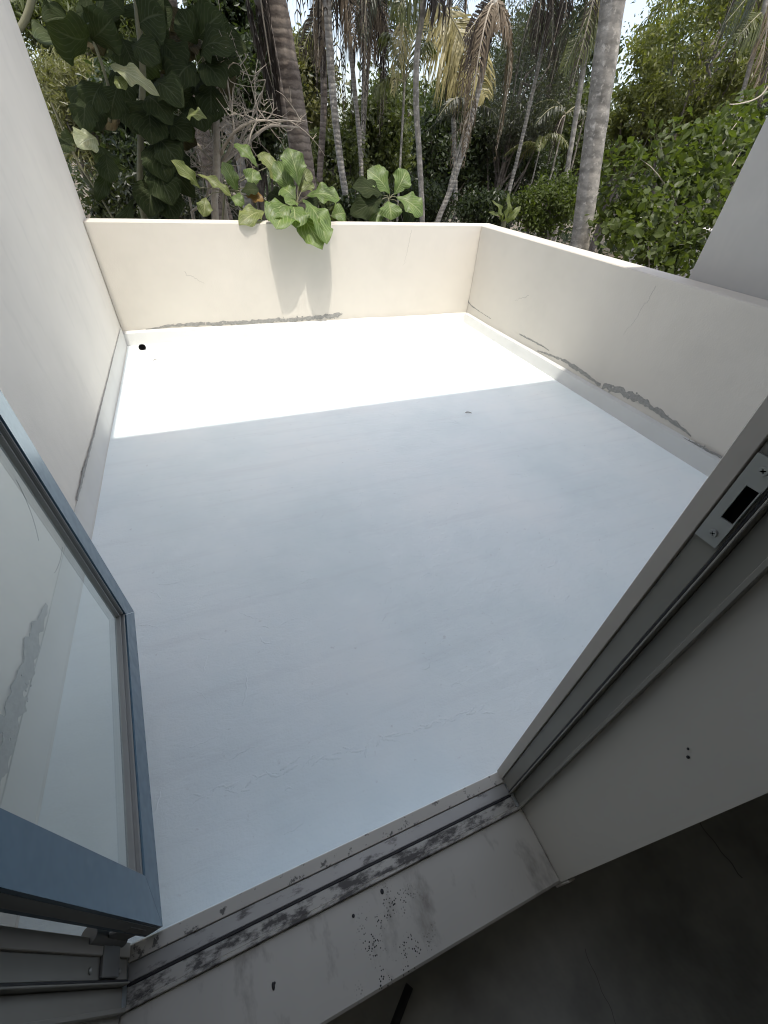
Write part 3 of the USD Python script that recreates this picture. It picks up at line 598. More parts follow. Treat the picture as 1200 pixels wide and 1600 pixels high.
def frond_mesh(p0, p1, p2, nl, llen, r, hang=.6, width=.022, vee=.5, gap=0.0, side_v=None):
    """a feather palm leaf: curved midrib with drooping leaflets to either side"""
    t = np.linspace(0, 1, nl)[:, None]
    p0, p1, p2 = map(lambda q: np.array(q, float), (p0, p1, p2))
    c = (1-t)**2*p0+2*t*(1-t)*p1+t*t*p2
    tan = unit(2*(1-t)*(p1-p0)+2*t*(p2-p1))
    side = unit(np.cross(tan, [0, 0, 1.0])); bad = np.abs(tan[:, 2]) > .985
    if bad.all(): side[:] = unit(np.cross(unit(p1-p0+[.3, .2, 0]), [0, 0, 1.0]))
    elif bad.any():
        g = np.where(~bad)[0]
        for i in np.where(bad)[0]: side[i] = side[g[np.argmin(abs(g-i))]]
    if side_v is not None:
        sv = np.array(side_v, float); side = unit(sv-tan*(tan@sv)[:, None])
    prof = np.sin(np.pi*np.clip(t*.86+.12, 0, 1))**.6
    rach = tube(c[::max(1, nl//14)], np.linspace(.016, .004, len(c[::max(1, nl//14)])), 5)
    V = []; F = []; k = 0
    for s in (-1, 1):
        keep = np.where(r.random(nl) > gap)[0]
        for i in keep:
            if t[i, 0] < .1: continue
            L = llen*prof[i, 0]*r.uniform(.8, 1.15); d0 = unit(s*side[i]*vee+tan[i]*.55+r.normal(0, .07, 3))
            g = np.array([0, 0, -1.0]); d1 = unit(d0*(1-hang)+g*hang+r.normal(0, .05, 3)); d2 = unit(d0*(1-hang)**2+g*hang*1.25+r.normal(0, .07, 3))
            b = c[i]; a1 = b+d0*L*.38; a2 = a1+d1*L*.36; a3 = a2+d2*L*.30
            wv = unit(np.cross(d0, np.cross(tan[i], d0)+r.normal(0, .25, 3)))*width
            V += [b-wv*.3, b+wv*.3, a1-wv*.5, a1+wv*.5, a2-wv*.36, a2+wv*.36, a3]
            F += [(k, k+1, k+3), (k, k+3, k+2), (k+2, k+3, k+5), (k+2, k+5, k+4), (k+4, k+5, k+6)]; k += 7
    return rach, (np.array(V), np.array(F))
def add_frond(parent, p0, p1, p2, m, r, nl=46, llen=.55, hang=.6, width=.022, gap=0., name='frond', vee=.5, side=None):
    ra, lv = frond_mesh(p0, p1, p2, nl, llen, r, hang, width, vee, gap=gap, side_v=side)
    f = obj(name, lv, M[m], parent)
    obj('midrib', ra, M['rachis'] if 'dead' not in m else M['twig'], f, smooth=True)
def palm(label, group, pts, Y, dia, bark_m, seed, top=None, fr_len=2.2, n_green=9, n_dead=3, m='f_palm_dark', dm='f_dead_dark', llen=.5, name='palm_tree', nl=40, base_flare=1.15, width=.02):
    r = np.random.default_rng(seed)
    P = [at(x, y, Y+dy) for x, y, *q in pts for dy in [q[0] if q else 0]]
    d0 = unit(P[-1]-P[-2]); k = (GZ-.1-P[-1][2])/min(d0[2], -.3); base = P[-1]+(d0*[.6, .6, 1])*k
    dt = unit(P[0]-P[1]); tp = P[0]+dt*(top if top is not None else 2.0)
    path = spline([tp]+P+[base], 70)[::-1]
    s = np.linspace(0, 1, 70)
    rad = dia/2*(1.0+(base_flare-1)*np.exp(-s*12))*(1-.18*s)*(1+.02*np.sin(s*260)+.02*r.normal(0, 1, 70))
    t = thing(name, label, 'palm tree', path[0], group)
    obj('trunk', tube(path, rad, 12), M[bark_m], t, smooth=True)
    az = r.uniform(0, 6.28)
    for i in range(n_green):
        a = az+i*2.4; el = r.uniform(-.1, 1.1); h = np.array([math.cos(a), math.sin(a), 0])
        L = fr_len*r.uniform(.8, 1.15)
        p1 = tp+h*L*.5*math.cos(el)+np.array([0, 0, L*.55*math.sin(el)]); p2 = tp+h*L*(.75+.2*math.cos(el))+np.array([0, 0, L*(.5*math.sin(el)-.45)])
        add_frond(t, tp+[0, 0, -.02], p1, p2, m, r, nl, llen, .55, width)
    for i in range(n_dead):
        a = az+1+i*2.1; h = np.array([math.cos(a), math.sin(a), 0]); L = fr_len*r.uniform(.8, 1.1)
        add_frond(t, tp-[0, 0, .05], tp+h*L*.28+[0, 0, -.02*L], tp+h*L*.22-[0, 0, L*.9], dm, r, nl, llen*.8, .85, width, gap=.25)
    t.tp = tp; t.r = r
    return t
def big_leaf(p0, p1, width, face, r, curl=.12, fold=.18, wave=.075, ny=22, nx=9, obovate=.62):
    """a large simple leaf from p0 (stalk end) to p1 (tip): bowed along its length, folded at the midrib, wavy at the margin; face = rough normal"""
    p0, p1 = np.array(p0, float), np.array(p1, float); L = np.linalg.norm(p1-p0); y = (p1-p0)/L
    x = unit(np.cross(y, np.array(face, float))); z = np.cross(x, y)
    v = np.linspace(0, 1, ny)[:, None]; u = np.linspace(-1, 1, nx)[None]
    prof = (np.sin(np.pi*np.clip(v, 0, 1)**(math.log(.5)/math.log(obovate)))**.82)*.97+.03*(1-v)
    ph = r.uniform(0, 6.28, 3)
    marg = 1+.07*np.sin(v*19+ph[0])+.05*np.sin(v*37+ph[1])
    hw = width/2*prof*(1+(marg-1)*np.minimum(1, 2.2*(1-v)))
    zz_ = curl*L*(np.sin(np.pi*v*.9)-.9*v*v)+fold*np.abs(u)*hw*1.3-.35*fold*hw*u*u*2
    zz_ = zz_+wave*L*np.abs(u)**2*np.sin(v*15+ph[2]+np.sign(u)*1.1)*prof+.014*L*np.sin(v*9*6.283-np.abs(u)*2.6)*np.abs(u)*(1-np.abs(u))*2
    P = p0+y*(v*L)[..., None]+x*(u*hw)[..., None]+z*zz_[..., None]
    P = P.reshape(-1, 3); uv = np.stack([np.broadcast_to(u*np.ones_like(v), (ny, nx)), np.broadcast_to(v, (ny, nx))], -1).reshape(-1, 2)
    idx = np.arange(nx*ny).reshape(ny, nx); F = np.stack([idx[:-1, :-1], idx[:-1, 1:], idx[1:, 1:], idx[1:, :-1]], -1).reshape(-1, 4)
    F = np.vstack([F[:, [0, 1, 2]], F[:, [0, 2, 3]]])
    return (P, F), uv
def put_leaf(parent, b, t, wpx, Yb, Yt, m, r, node=None, face=(0, -.75, .65), **kw):
    p0, p1 = at(*b, Yb), at(*t, Yt)
    s = np.linalg.norm(at(b[0]+10, b[1], Yb)-p0)/10
    mesh, uv = big_leaf(p0, p1, wpx*s, face, r, **kw)
    if (np.cross(mesh[0][1]-mesh[0][0], mesh[0][9]-mesh[0][0])@np.array(face)) < 0: pass
    g = obj('leaf', mesh, M[m], parent, smooth=True, uv=uv)
    if node is not None:
        nd = np.array(node); obj('leaf_stalk', tube(spline([nd, (nd+p0)/2+[0, 0, .015], p0+(p1-p0)*.06], 6), [.0055, .005, .0045, .004, .004, .003], 6), M['stem'], g, smooth=True)

# ------------------------------------------------------------------ big-leaved plants at the back parapet
r = np.random.default_rng(41)
YB = 4.62
nd = at(463, 326, YB-.10)
pl = thing('big_leaf_plant', 'sunlit plant with big veined leaves spilling over the back parapet', 'plant', at(455, 345, YB)*[1, 1, 0]+[0, 0, GZ])
obj('stem', tube(spline([at(452, 345, YB)*[1, 1, 0]+[0, 0, GZ], at(448, 420, YB), at(455, 350, YB-.03), nd], 20), np.linspace(.02, .009, 20), 8), M['stem'], pl, smooth=True)
F1 = (.1, -.8, .6)
for b, t, w, yb, yt, mm, fc_ in (
    ((467, 292), (451, 229), 38, 4.56, 4.66, 'big_green', (.1, -.9, .35)),
    ((479, 306), (531, 308), 36, 4.52, 4.42, 'big_green', (0, -.6, .8)),
    ((472, 311), (513, 376), 42, 4.48, 4.07, 'big_green', (.3, -.75, .6)),
    ((464, 326), (502, 386), 38, 4.46, 4.075, 'big_green', (-.3, -.8, .5)),
    ((455, 328), (432, 352), 50, 4.44, 4.085, 'big_green', (-.1, -.7, .7)),
    ((414, 331), (374, 348), 30, 4.46, 4.255, 'big_olive', (-.1, -.75, .65)),
    ((470, 300), (490, 285), 18, 4.55, 4.62, 'big_olive', (0, -.8, .6)),
    ((460, 310), (428, 250), 30, 4.60, 4.72, 'big_green', (-.2, -.9, .4)),
    ((452, 306), (410, 238), 28, 4.66, 4.80, 'big_olive', (.3, -.9, .3)),
    ((462, 312), (440, 292), 34, 4.50, 4.60, 'big_green', (-.1, -.6, .8)),
    ((465, 318), (446, 315), 26, 4.48, 4.40, 'big_green', (0, -.5, .9)),
    ((476, 312), (500, 330), 30, 4.62, 4.70, 'big_dark', (0, -.8, .6)),
    ((458, 322), (462, 352), 44, 4.40, 4.12, 'big_green', (0, -.5, .85)),
    ((452, 322), (420, 340), 38, 4.45, 4.16, 'big_green', (-.1, -.6, .8)),
    ((466, 300), (482, 262), 26, 4.60, 4.70, 'big_olive', (-.1, -.9, .4)),
    ((458, 300), (432, 268), 26, 4.64, 4.76, 'big_green', (.2, -.9, .35)),
    ((517, 338), (540, 332), 28, 4.60, 4.60, 'big_green', (0, -.85, .5)),
    ((447, 320), (420, 300), 32, 4.72, 4.85, 'big_dark', (0, -.8, .6))):
    put_leaf(pl, b, t, w, yb, yt, mm, r, nd, fc_)
nd2 = at(352, 300, 4.95)
p2 = thing('big_leaf_plant', 'smaller big-leaved plant with one brown leaf left of the parapet plant', 'plant', at(352, 345, 4.95)*[1, 1, 0]+[0, 0, GZ])
obj('stem', tube(spline([at(345, 420, 4.95)*[1, 1, 0]+[0, 0, GZ], at(348, 380, 4.95), nd2, at(365, 262, 4.95)], 20), np.linspace(.02, .008, 20), 8), M['stem'], p2, smooth=True)
for b, t, w, yb, yt, mm, fc_ in (
    ((313, 296), (270, 250), 22, 4.9, 4.75, 'big_olive', (.3, -.85, .5)),
    ((308, 272), (362, 304), 17, 4.8, 4.7, 'big_olive', (-.2, -.6, .8)),
    ((372, 304), (348, 252), 24, 4.9, 4.9, 'big_green', (.2, -.9, .4)),
    ((403, 262), (366, 222), 22, 4.95, 5.05, 'big_green', (.3, -.8, .5)),
    ((392, 296), (396, 262), 28, 4.85, 4.95, 'big_green', (0, -.9, .4)),
    ((322, 308), (318, 338), 24, 4.8, 4.72, 'big_olive', (0, -.9, .4)),
    ((360, 308), (382, 318), 22, 4.8, 4.75, 'big_green', (0, -.8, .6)),
    ((383, 306), (412, 312), 20, 4.8, 4.72, 'big_brown', (0, -.7, .7)),
    ((376, 300), (404, 296), 24, 4.8, 4.72, 'big_dark', (0, -.7, .7)),
    ((420, 262), (408, 236), 22, 5.0, 5.1, 'big_olive', (0, -.9, .4))):
    put_leaf(p2, b, t, w, yb, yt, mm, r, nd2, fc_)
nd3 = at(608, 312, 4.75)
p3 = thing('big_leaf_plant', 'low rosette of big crinkled leaves just behind the middle of the back parapet', 'plant', at(608, 345, 4.75)*[1, 1, 0]+[0, 0, GZ])
obj('stem', tube(spline([at(606, 420, 4.75)*[1, 1, 0]+[0, 0, GZ], at(606, 360, 4.75), nd3], 16), np.linspace(.02, .009, 16), 8), M['stem'], p3, smooth=True)
for b, t, w, yb, yt, mm, fc_ in (
    ((609, 303), (575, 264), 36, 4.75, 4.80, 'big_green', (.2, -.9, .4)),
    ((616, 305), (636, 264), 28, 4.76, 4.82, 'big_green', (-.1, -.95, .3)),
    ((619, 308), (662, 334), 34, 4.72, 4.60, 'big_green', (0, -.75, .65)),
    ((600, 306), (552, 290), 30, 4.72, 4.66, 'big_dark', (0, -.7, .7)),
    ((598, 312), (548, 334), 30, 4.68, 4.60, 'big_dark', (0, -.9, .4)),
    ((606, 314), (612, 343), 36, 4.66, 4.56, 'big_green', (0, -.85, .5)),
    ((596, 326), (578, 346), 26, 4.70, 4.62, 'big_green', (-.2, -.85, .5)),
    ((622, 318), (648, 346), 30, 4.76, 4.74, 'big_dark', (0, -.9, .4))):
    put_leaf(p3, b, t, w, yb, yt, mm, r, nd3, fc_)

# tall big-leaved tree in the shade at the left
YT = 5.3
lt = thing('big_leaf_tree', 'tall shady tree with huge dark drooping leaves beside the left wall', 'tree', at(226, 345, YT)*[1, 1, 0]+[0, 0, GZ])
obj('trunk', tube(spline([at(226, 345, YT)*[1, 1, 0]+[0, 0, GZ], at(226, 345, YT), at(220, 200, YT), at(223, 100, YT), at(213, 0, YT), at(210, -160, YT)], 40), np.linspace(.034, .022, 40), 8), M['stem'], lt, smooth=True)
obj('branch', tube(spline([at(172, 190, YT+.1), at(168, 130, YT), at(150, 75, YT), at(118, 30, YT)], 24), np.linspace(.014, .010, 24), 7), M['stem'], lt, smooth=True)
obj('branch', tube(spline([at(340, 240, YT+.2), at(322, 140, YT+.2), at(316, 60, YT+.2), at(305, -60, YT+.2)], 24), np.linspace(.016, .012, 24), 7), M['stem'], lt, smooth=True)
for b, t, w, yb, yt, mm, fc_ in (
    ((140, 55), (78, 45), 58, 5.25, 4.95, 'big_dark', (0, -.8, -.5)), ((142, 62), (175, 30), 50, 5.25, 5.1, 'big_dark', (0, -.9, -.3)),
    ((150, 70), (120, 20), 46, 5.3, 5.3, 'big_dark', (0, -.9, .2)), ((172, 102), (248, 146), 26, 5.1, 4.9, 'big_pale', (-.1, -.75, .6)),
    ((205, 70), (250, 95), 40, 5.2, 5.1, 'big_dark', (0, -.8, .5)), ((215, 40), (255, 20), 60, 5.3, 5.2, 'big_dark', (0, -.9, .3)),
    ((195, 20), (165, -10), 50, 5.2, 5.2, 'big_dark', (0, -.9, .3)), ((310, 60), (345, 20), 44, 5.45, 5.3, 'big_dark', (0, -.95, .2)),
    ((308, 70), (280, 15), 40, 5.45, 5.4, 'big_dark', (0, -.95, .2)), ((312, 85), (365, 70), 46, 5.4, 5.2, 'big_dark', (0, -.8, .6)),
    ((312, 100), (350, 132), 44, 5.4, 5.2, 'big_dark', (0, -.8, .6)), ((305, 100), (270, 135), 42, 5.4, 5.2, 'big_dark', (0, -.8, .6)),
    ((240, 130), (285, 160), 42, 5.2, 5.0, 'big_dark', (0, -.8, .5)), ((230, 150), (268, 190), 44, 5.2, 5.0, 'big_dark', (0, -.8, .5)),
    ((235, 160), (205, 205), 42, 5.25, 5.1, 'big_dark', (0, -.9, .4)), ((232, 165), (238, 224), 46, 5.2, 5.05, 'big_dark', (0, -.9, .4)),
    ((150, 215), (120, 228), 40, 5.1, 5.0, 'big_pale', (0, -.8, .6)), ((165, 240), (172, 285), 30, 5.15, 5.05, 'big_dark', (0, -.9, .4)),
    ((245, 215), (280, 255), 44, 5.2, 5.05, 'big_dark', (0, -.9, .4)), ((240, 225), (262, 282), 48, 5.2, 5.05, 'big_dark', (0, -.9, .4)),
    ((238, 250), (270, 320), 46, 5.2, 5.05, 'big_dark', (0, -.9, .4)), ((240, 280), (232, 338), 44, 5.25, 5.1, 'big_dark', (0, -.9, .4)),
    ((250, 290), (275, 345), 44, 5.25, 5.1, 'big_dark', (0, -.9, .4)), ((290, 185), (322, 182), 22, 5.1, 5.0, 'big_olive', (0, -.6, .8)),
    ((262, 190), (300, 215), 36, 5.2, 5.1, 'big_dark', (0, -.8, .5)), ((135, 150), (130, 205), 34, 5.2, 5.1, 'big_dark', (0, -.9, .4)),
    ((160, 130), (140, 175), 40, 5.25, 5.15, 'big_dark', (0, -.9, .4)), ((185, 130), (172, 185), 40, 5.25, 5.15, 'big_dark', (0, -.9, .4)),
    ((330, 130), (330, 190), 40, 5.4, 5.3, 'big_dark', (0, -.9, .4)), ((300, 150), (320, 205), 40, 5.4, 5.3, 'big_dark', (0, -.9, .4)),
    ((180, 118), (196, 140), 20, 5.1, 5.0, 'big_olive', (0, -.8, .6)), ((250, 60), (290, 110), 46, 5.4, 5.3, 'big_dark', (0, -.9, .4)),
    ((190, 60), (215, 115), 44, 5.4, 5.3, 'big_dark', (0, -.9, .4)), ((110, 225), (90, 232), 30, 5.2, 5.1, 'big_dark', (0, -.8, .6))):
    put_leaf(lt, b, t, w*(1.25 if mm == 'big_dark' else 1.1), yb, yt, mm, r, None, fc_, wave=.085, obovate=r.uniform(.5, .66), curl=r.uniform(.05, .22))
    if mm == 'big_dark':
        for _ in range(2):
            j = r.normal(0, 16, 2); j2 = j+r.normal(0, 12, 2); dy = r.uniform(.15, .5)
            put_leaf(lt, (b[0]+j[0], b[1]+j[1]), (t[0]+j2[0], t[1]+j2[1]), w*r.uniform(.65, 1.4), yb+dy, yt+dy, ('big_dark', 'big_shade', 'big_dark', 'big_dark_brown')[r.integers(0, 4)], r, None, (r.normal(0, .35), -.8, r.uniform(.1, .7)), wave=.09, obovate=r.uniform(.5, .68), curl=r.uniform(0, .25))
# its upper leaves, over the picture's top edge, shade the lower ones
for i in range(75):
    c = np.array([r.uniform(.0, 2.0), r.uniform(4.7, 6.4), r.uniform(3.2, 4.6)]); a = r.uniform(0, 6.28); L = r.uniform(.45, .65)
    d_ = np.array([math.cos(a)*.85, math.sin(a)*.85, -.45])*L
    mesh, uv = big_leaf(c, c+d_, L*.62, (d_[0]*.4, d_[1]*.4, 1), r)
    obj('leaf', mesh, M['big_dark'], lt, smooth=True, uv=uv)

# ------------------------------------------------------------------ palms
GA = 'slender areca palm trunks behind the back parapet'
palm('thick ringed brown coconut trunk rising behind the big-leaf plant', None, [(428, 0), (451, 120), (472, 250)], 6.4, .29, 'bark_brown', 1, top=3.5, fr_len=3.2, llen=.8, name='coconut_palm', width=.03)
palm('thickest pale grey palm trunk leaning behind the right parapet', None, [(958, 0), (931, 200), (905, 385)], 6.0, .315, 'bark_pale', 2, top=3.5, fr_len=3.2, llen=.8, name='coconut_palm', width=.03)
t1 = palm('straight slim trunk with fibrous brown sheath just right of the coconut trunk', None, [(500, 0), (506, 130), (499, 290)], 9.0, .12, 'bark_brown', 3, top=1.6)
t2 = palm('slim ringed trunk curving down to the right behind the big-leaf plant', None, [(511, 0), (518, 120), (530, 238), (546, 345)], 8.5, .125, 'bark_grey', 4, top=1.8)
t3 = palm('leftmost slim trunk of the tight group left of the small rosette plant', None, [(540, 0), (552, 120), (563, 238), (567, 330)], 11.0, .105, 'bark_grey', 5, top=.9, n_dead=5)
t4 = palm('straight middle trunk of the tight group of three slim palms', None, [(570, 20), (567, 173), (560, 330)], 12.0, .09, 'bark_grey', 6, top=.6, n_dead=5)
t5 = palm('pale rightmost trunk of the tight group of three slim palms', None, [(579, 60), (573, 130), (569, 195), (563, 300)], 12.6, .10, 'bark_pale', 7, top=.5, n_dead=5)
t6 = palm('pale S-curved slim trunk standing right of the small rosette plant', None, [(662, 0), (651, 90), (650, 150), (655, 240), (660, 345)], 8.0, .10, 'bark_pale', 8, top=1.5)
t7 = palm('slim grey palm leaning right with a brown fibrous crown above', None, [(770, 18), (756, 100), (736, 190), (706, 290), (684, 345)], 9.0, .115, 'bark_grey', 9, top=.12, n_dead=6, dm='f_dead', n_green=0)
t8 = palm('thin leaning trunk in front of the dark fine-leaved tree', None, [(842, 100), (815, 220), (788, 330)], 10.5, .09, 'bark_grey', 10, top=1.2, n_green=7, n_dead=2)
t9 = palm('leaning pale slim trunk left of the thickest palm trunk', None, [(925, 10), (908, 130), (880, 300)], 9.5, .115, 'bark_pale', 11, top=.8)
t10 = palm('very thin pole-like young palm stem left of the slim leaning pale trunk', None, [(882, 185), (862, 270), (846, 330)], 12.5, .055, 'bark_pale', 12, top=.1, n_green=6, n_dead=1, fr_len=1.2, llen=.35)
palm('thin second stem leaning close behind the grey leaning palm', None, [(728, 190), (700, 300)], 9.6, .06, 'bark_pale', 14, top=.15, n_green=5, n_dead=0, fr_len=1.0, llen=.3)
palm('thinnest stem between the dark fine-leaved tree and the pole-like young palm', None, [(843, 235), (820, 330)], 12.8, .045, 'bark_grey', 15, top=.1, n_green=5, n_dead=0, fr_len=1.0, llen=.3, m='f_palm')
palm('short thin stem just left of the thickest palm trunk', None, [(911, 190), (893, 262)], 13.0, .06, 'bark_pale', 16, top=.1, n_green=5, n_dead=1, fr_len=1.2, llen=.3)
ya = palm('young palm with a bright fan of green leaves on a pole-thin stem', None, [(632, 135), (629, 190), (625, 262)], 9.0, .045, 'bark_pale', 17, top=.05, n_green=0, n_dead=0)
rr = ya.r; tp = ya.tp
for (dx, dy, m_, hg) in ((-30, -75, 'f_palm', .5), (-8, -100, 'f_palm', .4), (20, -90, 'f_palm', .4), (40, -60, 'f_palm', .5), (-45, 10, 'f_palm', .7)):
    q = at(632+dx, 130+dy, 9.0+rr.uniform(-.4, .4)); add_frond(ya, tp, tp+(q-tp)*.6+[0, 0, .15], q, m_, rr, 34, .42, hg, .022)
add_frond(ya, at(630, 40, 9.1), at(634, 20, 9.0), at(614, 145, 8.8), 'f_frond', rr, 44, .34, .5, .02, side=(1, .2, 0))
# hanging half-dead coconut leaves in the middle of the view, belonging to a palm whose trunk stands behind the dark tree
hp = palm('palm with two big half-dead yellowing leaves hanging in the middle of the view', None, [(700, -60), (706, 120), (712, 345)], 10.4, .10, 'bark_grey', 18, top=.2, n_green=7, n_dead=2, fr_len=2.2)
add_frond(hp, at(678, -20, 10.2), at(690, 40, 10.0), at(724, 150, 9.7), 'f_frond', hp.r, 80, .95, .42, .030, vee=.75, side=(1, .25, 0))
add_frond(hp, at(690, 10, 10.2), at(712, 20, 9.9), at(758, 150, 9.5), 'f_frond', hp.r, 84, .80, .45, .030, vee=.7, side=(1, -.3, 0))
add_frond(hp, at(700, 70, 10.2), at(706, 90, 10.1), at(704, 170, 10.0), 'f_dead', hp.r, 40, .5, .9, .02)
# brown skirts of dead leaves hanging from crowns above the picture
def skirt(pm, items, Y):
    for (b, t, m_, ll) in items:
        p0, p2 = at(*b, Y), at(*t, Y-.2)
        add_frond(pm, p0, p0+(p2-p0)*.3+np.array([.05, 0, .1]), p2, m_, pm.r, 44, ll, .75, .02, gap=.1, vee=.55, side=(1, pm.r.uniform(-.6, .6), 0))
skirt(t3, [((520, -40), (470, 85), 'f_dead_dark', .5), ((530, -40), (494, 95), 'f_dead_dark', .5), ((535, -30), (556, 70), 'f_dead', .5)], 11)
skirt(t4, [((565, -30), (580, 100), 'f_dead', .5), ((570, -30), (600, 90), 'f_dead_dark', .55), ((575, -30), (615, 70), 'f_dead', .5), ((560, -30), (548, 90), 'f_dead_dark', .4)], 12)
skirt(t5, [((580, -20), (596, 110), 'f_dead_dark', .5), ((585, -40), (640, 40), 'f_palm', .6)], 12.6)
skirt(t6, [((660, -50), (690, 20), 'f_dead_dark', .5), ((650, -50), (620, 20), 'f_palm', .5)], 8)
skirt(t7, [((770, 5), (730, 110), 'f_dead_dark', .45), ((772, 0), (798, 60), 'f_dead', .4), ((768, 0), (742, 90), 'f_dead_dark', .5), ((772, 0), (780, 45), 'f_dead', .3), ((770, 0), (725, 60), 'f_dead_dark', .4)], 9)
skirt(t8, [((845, -20), (835, 80), 'f_dead_dark', .5), ((860, -30), (862, 90), 'f_dead_dark', .5), ((880, -20), (885, 75), 'f_dead_dark', .5)], 10.5)
skirt(t9, [((925, 0), (905, 95), 'f_palm', .5), ((925, 5), (880, 110), 'f_palm', .5), ((925, 0), (945, 60), 'f_frond', .4), ((925, 0), (870, 60), 'f_palm_dark', .5), ((925, 0), (955, 110), 'f_palm_dark', .5)], 9.5)
skirt(t1, [((500, -30), (504, 120), 'f_dead_dark', .22), ((498, -30), (496, 110), 'f_dead', .2)], 8.9)
rp_ = palm('palm at the right edge with grey drooping leaves and paired stalks', None, [(1210, -60), (1178, 80), (1150, 180)], 9.0, .10, 'bark_pale', 19, top=.3, n_green=5, n_dead=2, fr_len=2.0)
skirt(rp_, [((1200, 0), (1185, 130), 'f_dead', .6), ((1190, 20), (1150, 60), 'f_palm', .6), ((1205, 40), (1190, 160), 'f_dead_dark', .6), ((1200, -40), (1130, 40), 'f_palm_dark', .6)], 9.0)
# brown frond sheath leaning against the coconut trunk
fs = thing('fallen_frond', 'long brown dead palm frond hanging against the thick coconut trunk', 'palm frond', at(445, 190, 6.3))
q0, q1 = at(392, -60, 6.2), at(447, 195, 6.25)
obj('stalk', tube(spline([q0, (q0+q1)/2+[.02, 0, 0], q1], 16), np.linspace(.07, .03, 16), 7), M['bark_brown'], fs, smooth=True)
for k, (b, m_, t) in enumerate((((400, -60), (415, 60), (436, 185)), ((372, -60), (400, 60), (430, 150)))):
    add_frond(fs, at(*b, 6.15), at(*m_, 6.15), at(*t, 6.1), 'f_dead_dark', np.random.default_rng(90+k), 60, .3, .85, .02)
st = palm('dark brown trunk wrapped in old leaf bases behind the shady tree', None, [(258, -20), (268, 60), (290, 130)], 7.2, .24, 'bark_brown', 21, top=2.0, n_green=6, n_dead=2, name='coconut_palm')

# thin stems and bare branches at the left
def stick(name, label, pts, Y, r0, r1, m='twig', cat='branch', ground=False):
    P = [at(x, y, Y) for x, y in pts]
    if ground: P.append(P[-1]*[1, 1, 0]+[0, 0, GZ])
    return obj(name, tube(spline(P, 24), np.linspace(r0, r1, 24), 7), M[m], smooth=True, label=label, cat=cat)
stick('bamboo_pole', 'thin pale pole slanting up behind the left end of the back parapet', [(80, 160), (120, 250), (178, 345)], 5.6, .009, .012, 'stem', 'pole', True)
stick('tree_branch', 'bare curved branch crossing the upper left corner', [(15, 60), (38, 32), (52, -20)], 5.0, .018, .022, 'stem', 'branch')
rb = np.random.default_rng(77)
def bare_shrub(label, root, tops, Y, seed, r0=.022, n=15):
    r = np.random.default_rng(seed); t = thing('bare_shrub', label, 'shrub', at(*root, Y)*[1, 1, 0]+[0, 0, GZ])
    base = at(*root, Y); mb = MB(); mt = MB()
    mb.add(*tube(spline([base*[1, 1, 0]+[0, 0, GZ], base], 8), [r0*1.2]*8, 7))
    for tp in tops:
        e = at(*tp, Y+r.uniform(-.5, .5)); p = spline([base, (base+e)/2+r.normal(0, .14, 3), e], 12)
        mb.add(*tube(p, np.linspace(r0*.8, r0*.2, 12), 6))
        for _ in range(n):
            k = r.integers(3, 12); d = unit(r.normal(0, 1, 3)*[1, .7, .8]+[0, 0, .15]); L = r.uniform(.1, .42)
            q = spline([p[k], p[k]+d*L*.5+r.normal(0, .03, 3), p[k]+d*L+r.normal(0, .05, 3)], 6)
            mt.add(*tube(q, np.linspace(.0055, .0018, 6), 4, cap=False))
            for _ in range(3):
                d2 = unit(d+r.normal(0, .8, 3)); z0 = q[r.integers(2, 6)]
                mt.add(*tube(np.array([z0, z0+d2*r.uniform(.05, .16)+r.normal(0, .01, 3)]), [.003, .0012], 3, cap=False))
    obj('stem', mb.mesh(), M['twig'], t, smooth=True); obj('twigs', mt.mesh(), M['twig'], t, kind='stuff')
bare_shrub('leafless pale twiggy shrub tangled left of the thick coconut trunk', (340, 260), [(300, 130), (345, 60), (400, 170), (470, 190), (385, 90), (330, 150), (415, 125)], 5.7, 5)
bare_shrub('low dry twig tangle behind the left big-leaf plant', (300, 330), [(262, 210), (310, 190), (345, 215), (290, 250)], 5.9, 6, .016)
stick('dead_trunk', 'short pale dead stem with peeling bark behind the left big-leaf plant', [(337, 185), (339, 260), (336, 345)], 5.5, .035, .04, 'twig', 'trunk', True)
stick('dead_trunk', 'grey slanting bare trunk seen through the twigs', [(330, 90), (345, 180), (375, 240)], 6.6, .05, .06, 'bark_grey', 'trunk', True)
stick('tree_branch', 'forked pale bare branch stretching right to the coconut trunk', [(368, 250), (395, 215), (430, 196), (470, 200)], 5.8, .02, .008, 'twig')

# ------------------------------------------------------------------ broadleaf trees and shrubs, each on its own stem
def ptree(label, px, py, rx, rz, Y, leaf, n, m, seed, group=None, **kw):
    c = at(px, py, Y); s = np.linalg.norm(at(px+10, py, Y)-c)/10; sz = np.linalg.norm(at(px, py+10, Y)-c)/10
    return tree(label, group, (c[0], c[1]), c, (rx*s*.74, min(rx*s, rz*sz)*.65, rz*sz*.74), leaf, n, m, seed, **kw)
ptree('tall olive leafy tree with sunlit pale leaves right of the coconut trunk', 480, 150, 52, 110, 14.5, .13, 9000, 'f_olive', 101, spread=.28, aspect=.38)
ptree('glossy mid-green tree behind the tight group of slim palms', 590, 225, 62, 95, 14.0, .13, 12000, 'f_mid', 102, spread=.24)
ptree('dark leafy tree behind the hanging yellow palm leaves', 700, 230, 70, 105, 15.0, .13, 13000, 'f_dark', 103, spread=.24)
ptree('tall grey fine-leaved tree left of the thickest palm trunk', 815, 130, 78, 150, 14.0, .085, 24000, 'f_fine', 104, spread=.26, aspect=.3, n_clump=70)
ptree('broad dark tree standing behind the grey fine-leaved tree', 850, 110, 110, 120, 19.0, .15, 12000, 'f_dark', 117, spread=.26)
ptree('dark green tree closing the gap behind the hanging palm leaves', 640, 190, 90, 90, 20.0, .15, 9000, 'f_mid', 118, spread=.26)
